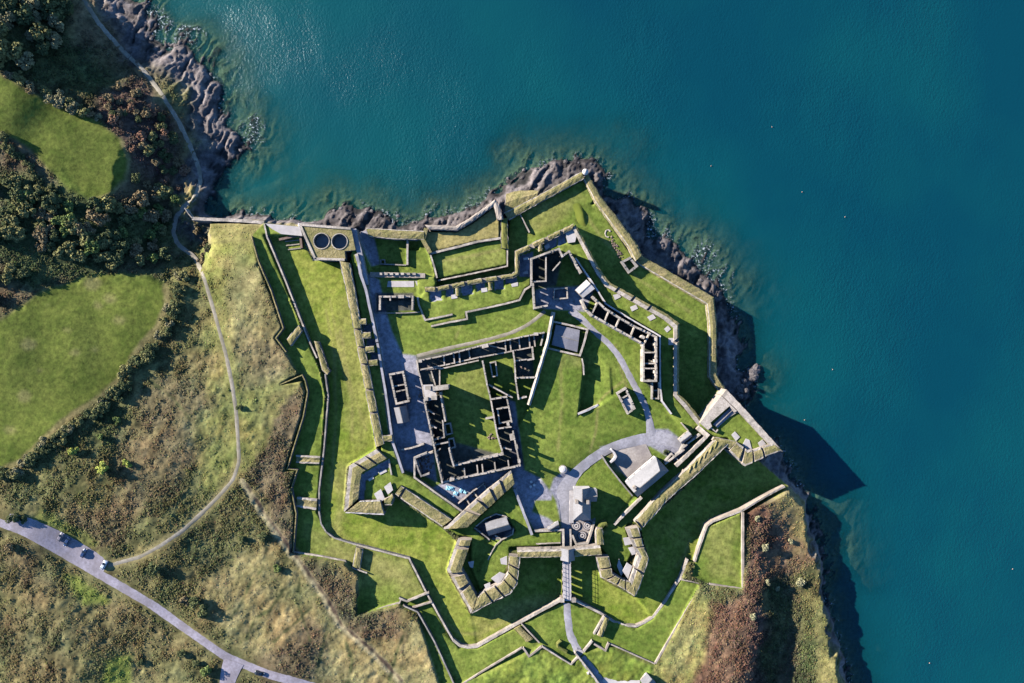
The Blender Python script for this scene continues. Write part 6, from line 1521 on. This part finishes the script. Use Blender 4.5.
# ------------------------------------------------------------------ cars
def car(label, px, py, dirpx, paint_):
    t = thing('parked_car' if paint_ != 'blackcar' else 'moving_car', label, 'car', (0, 0, 0))
    # lofted body: (x, half width, z low, z high)
    secs = [(-2.08, .62, .42, .62), (-2.0, .78, .30, .82), (-1.5, .86, .24, .94), (-.6, .88, .22, .95), (.6, .88, .22, .93), (1.3, .86, .24, .86), (1.85, .80, .28, .72), (2.08, .6, .38, .58)]
    mb = MB(); vs = []
    for x, w, z0, z1 in secs:
        vs += [(x, -w * .9, z0), (x, -w, (z0 + z1) / 2), (x, -w * .88, z1), (x, -w * .4, z1 + .04), (x, w * .4, z1 + .04), (x, w * .88, z1), (x, w, (z0 + z1) / 2), (x, w * .9, z0)]
    fs = [(i * 8 + j, (i + 1) * 8 + j, (i + 1) * 8 + (j + 1) % 8, i * 8 + (j + 1) % 8)[::-1] for i in range(len(secs) - 1) for j in range(8)]
    fs += [tuple(range(8))[::-1], tuple(range((len(secs) - 1) * 8, len(secs) * 8))]
    mb.add(vs, fs, 0); body = mb.obj('body', [paint_], t, True)
    mb = MB(); vs = []
    for x, w, z in ((-1.75, .70, .93), (-1.2, .62, 1.40), (.25, .62, 1.42), (1.05, .72, .92)): vs += [(x, -w, z), (x, w, z)]
    for x, w, z in ((-1.6, .74, .9), (.95, .76, .9)): vs += [(x, -w, z), (x, w, z)]
    mb.add(vs, [(0, 2, 3, 1)[::-1], (4, 6, 7, 5)[::-1], (0, 2, 8)[::-1], (1, 3, 9), (2, 4, 10, 8)[::-1], (3, 5, 11, 9), (4, 6, 10)[::-1], (5, 7, 11)], 0); mb.obj('windows', ['glass'], t)
    mb = MB(); mb.add([(-1.22, -.63, 1.405), (.28, -.63, 1.425), (.28, .63, 1.425), (-1.22, .63, 1.405), (-1.1, -.5, 1.47), (.16, -.5, 1.485), (.16, .5, 1.485), (-1.1, .5, 1.47)], [(4, 5, 6, 7), (0, 1, 5, 4), (1, 2, 6, 5), (2, 3, 7, 6), (3, 0, 4, 7)], 0); mb.obj('roof', [paint_], t)
    for x in (-1.3, 1.32):
        for s in (-1, 1):
            for nm, r, y0, y1, m_ in (('wheel', .32, .70, .89, 'rubber'), ('rim', .2, .86, .905, 'rim')):
                mb = MB(); n = 14; vs = [(x + r * math.cos(i * math.tau / n), s * yy, .32 + r * math.sin(i * math.tau / n)) for yy in (y0, y1) for i in range(n)]
                mb.add(vs, [(i, (i + 1) % n, n + (i + 1) % n, n + i) for i in range(n)] + [tuple(range(n)), tuple(range(n, 2 * n))], 0)
                if nm == 'wheel': wh = mb.obj('wheel', [m_], t)
                else: mb.obj('rim', [m_], wh)
    for s in (-1, 1):
        mb = MB(); mb.box((1.98, s * .56), (1, 0), 0, .09, .16, .56, .70, 0); mb.obj('headlight', ['lamp'], t)
        mb = MB(); mb.box((.72, s * .92), (1, 0), 0, .08, .1, .9, 1.03, 0); mb.obj('door_mirror', [paint_], t)
    p = g1(px, py); t.location = p + Vector((0, 0, .1)); t.rotation_euler = (0, 0, math.atan2(-dirpx[1], dirpx[0])); ORG[t.name] = p


car('silver car parked in the lay-by next to the gravel path', 104.6, 564.5, (.5, -.87), 'silver')
car('dark blue car parked in the middle of the lay-by', 84.6, 552.6, (.45, -.9), 'bluecar')
car('black car standing beside a grey one in the lay-by', 68, 541.5, (-.5, .87), 'bluecar')
car('dull grey car at the upper end of the lay-by', 61.5, 536.5, (.5, -.87), 'greycar')
car('black car driving past the road junction at the bottom', 259.8, 672.6, (.965, .262), 'blackcar')

# ------------------------------------------------------------------ floats on the water
for px, py, lab in ((802, 192, 'small white float on open water off the turret point'), (772, 127, 'small white float farthest up the harbour'), (845, 217, 'small white float farther out than the one off the turret point'), (832.6, 369.5, 'small white float level with the rock tongue, far from shore'),
                    (804.6, 420, 'small white float at the edge of the bastion shadow'), (1012.5, 569, 'small white float close to the right edge of the water'), (929.5, 663, 'small white float in the bottom right of the harbour'), (711, 166, 'small white float closest to the turret')):
    c = P(px, py, 0); t = thing('mooring_float', lab, 'float', (c.x, c.y, -.25), 'white floats in the harbour')
    for nm, prof, m_ in (('float_ball', ((.02, -.15), (.14, -.08), (.18, .08), (.16, .2), (.09, .3), (.02, .34)), 'buoy'), ('collar', ((.18, .03), (.21, .05), (.21, .09), (.18, .12)), 'orange'), ('ring', ((.06, .36), (.09, .44), (.04, .5), (.01, .5)), 'iron')):
        mb = MB(); n = 14; mb.add([(c.x + r * math.cos(i * math.tau / n), c.y + r * math.sin(i * math.tau / n), z) for r, z in prof for i in range(n)], [(k * n + i, k * n + (i + 1) % n, (k + 1) * n + (i + 1) % n, (k + 1) * n + i) for k in range(len(prof) - 1) for i in range(n)], 0); mb.obj(nm, [m_], t, True)

# ------------------------------------------------------------------ a visitor on the path
def person(label, px, py, yaw):
    p = g1(px, py) + Vector((0, 0, .08)); me = bpy.data.meshes.new('person')
    V = [(0, 0, .93)]; E = []; R = [(.15, .11)]

    def chain(root, pts):
        k = root
        for x, y, z, r in pts: V.append((x, y, z)); R.append((r, r * .9)); E.append((k, len(V) - 1)); k = len(V) - 1
        return k
    ch = chain(0, [(0, 0, 1.1, .13), (0.01, 0, 1.32, .15), (.01, 0, 1.46, .09), (.02, 0, 1.54, .055), (.04, 0, 1.64, .095), (.04, 0, 1.74, .08)])
    for s, f in ((1, 1), (-1, -1)):
        chain(0, [(0, .1 * s, .86, .1), (.13 * f, .1 * s, .48, .065), (.10 * f - .04, .1 * s, .09, .042), (.22 * f - .02 * f + .06, .1 * s, .04, .04)])
        w = chain(2, [(0, .2 * s, 1.4, .06), (-.06 * f, .25 * s, 1.12, .045), (.06 - .1 * f, .25 * s, .88, .032), (.08 - .1 * f, .25 * s, .80, .034)])
        bx, by, bz = V[w]
        for i in range(4): chain(w, [(bx + .015 + (i - 1.5) * .018, by, bz - .05, .009), (bx + .025 + (i - 1.5) * .018, by - .01 * s, bz - .085 - .008 * (1.5 - abs(i - 1.5)), .008)])
        chain(w, [(bx + .045, by - .01 * s, bz - .02, .009), (bx + .06, by - .015 * s, bz - .045, .008)])
    me.from_pydata(V, E, []); o = bpy.data.objects.new('person', me); COL.objects.link(o)
    o.modifiers.new('skin', 'SKIN')
    for i, r in enumerate(R): me.skin_vertices[0].data[i].radius = r
    me.skin_vertices[0].data[0].use_root = True
    sd = o.modifiers.new('sub', 'SUBSURF'); sd.levels = sd.render_levels = 1
    me.materials.append(M['cloth_dark']); o.location = p; o.rotation_euler = (0, 0, yaw); ORG[o.name] = Vector((0, 0, 0)); props(o, label, 'person')
    for nm, m_, pts in (('hair', 'bark', ((.02, 0, 1.74, .105),)), ('face', 'skin', ((.075, 0, 1.64, .075),))):
        mb = MB(); x, y, z, r = pts[0]; n = 10
        prof = [(r * math.sin(a), r * math.cos(a)) for a in (.15, .6, 1.1, 1.57, 2.1, 2.7)]
        mb.add([(x + q * math.cos(i * math.tau / n), y + q * math.sin(i * math.tau / n), z + h) for q, h in prof for i in range(n)], [(k * n + i, (k + 1) * n + i, (k + 1) * n + (i + 1) % n, k * n + (i + 1) % n) for k in range(5) for i in range(n)] + [tuple(range(n))], 0); mb.obj(nm, [m_], o, True)


person('person in dark clothes walking along the lower path', 577.6, 648, 1.2)

# ------------------------------------------------------------------ light, sky, camera
w = bpy.data.worlds.new('World'); SC.world = w; w.use_nodes = True
nt = w.node_tree; sky = nt.nodes.new('ShaderNodeTexSky'); sky.sky_type = 'NISHITA'; sky.sun_disc = False
sky.sun_elevation = EL
sd = Vector((-math.cos(AZ) * math.cos(EL), math.sin(AZ) * math.cos(EL), math.sin(EL)))     # towards the sun: west, a little north
sky.sun_rotation = math.atan2(sd.x, sd.y) % math.tau
sky.air_density = 1.0; sky.dust_density = 0; sky.ozone_density = 8.0; sky.altitude = ALT
bg = nt.nodes['Background']; bg.inputs['Strength'].default_value = SKY
nt.links.new(sky.outputs['Color'], bg.inputs['Color'])
sl = bpy.data.lights.new('sun', 'SUN'); so = bpy.data.objects.new('sun', sl); COL.objects.link(so)
sl.energy = 5.0; sl.angle = math.radians(.5); sl.color = (1.0, .95, .87)
so.rotation_euler = (-sd).to_track_quat('-Z', 'Y').to_euler(); so.location = (0, 0, 400)
cd = bpy.data.cameras.new('drone_camera'); co_ = bpy.data.objects.new('drone_camera', cd); COL.objects.link(co_)
co_.location = (0, 0, HCAM); co_.rotation_euler = (0, 0, 0)
cd.sensor_width = 36; cd.lens = 36 * HCAM / (1024 * S0); cd.clip_start = 1; cd.clip_end = 6000
SC.camera = co_
vs_ = SC.view_settings; vs_.view_transform = 'Standard'; vs_.look = 'None'; vs_.gamma = 1; vs_.use_curve_mapping = False
vs_.exposure = EXPO
SC.cycles.max_bounces = 4; SC.cycles.diffuse_bounces = 0; SC.cycles.glossy_bounces = 2; SC.cycles.transparent_max_bounces = 6
SC.cycles.use_denoising = True
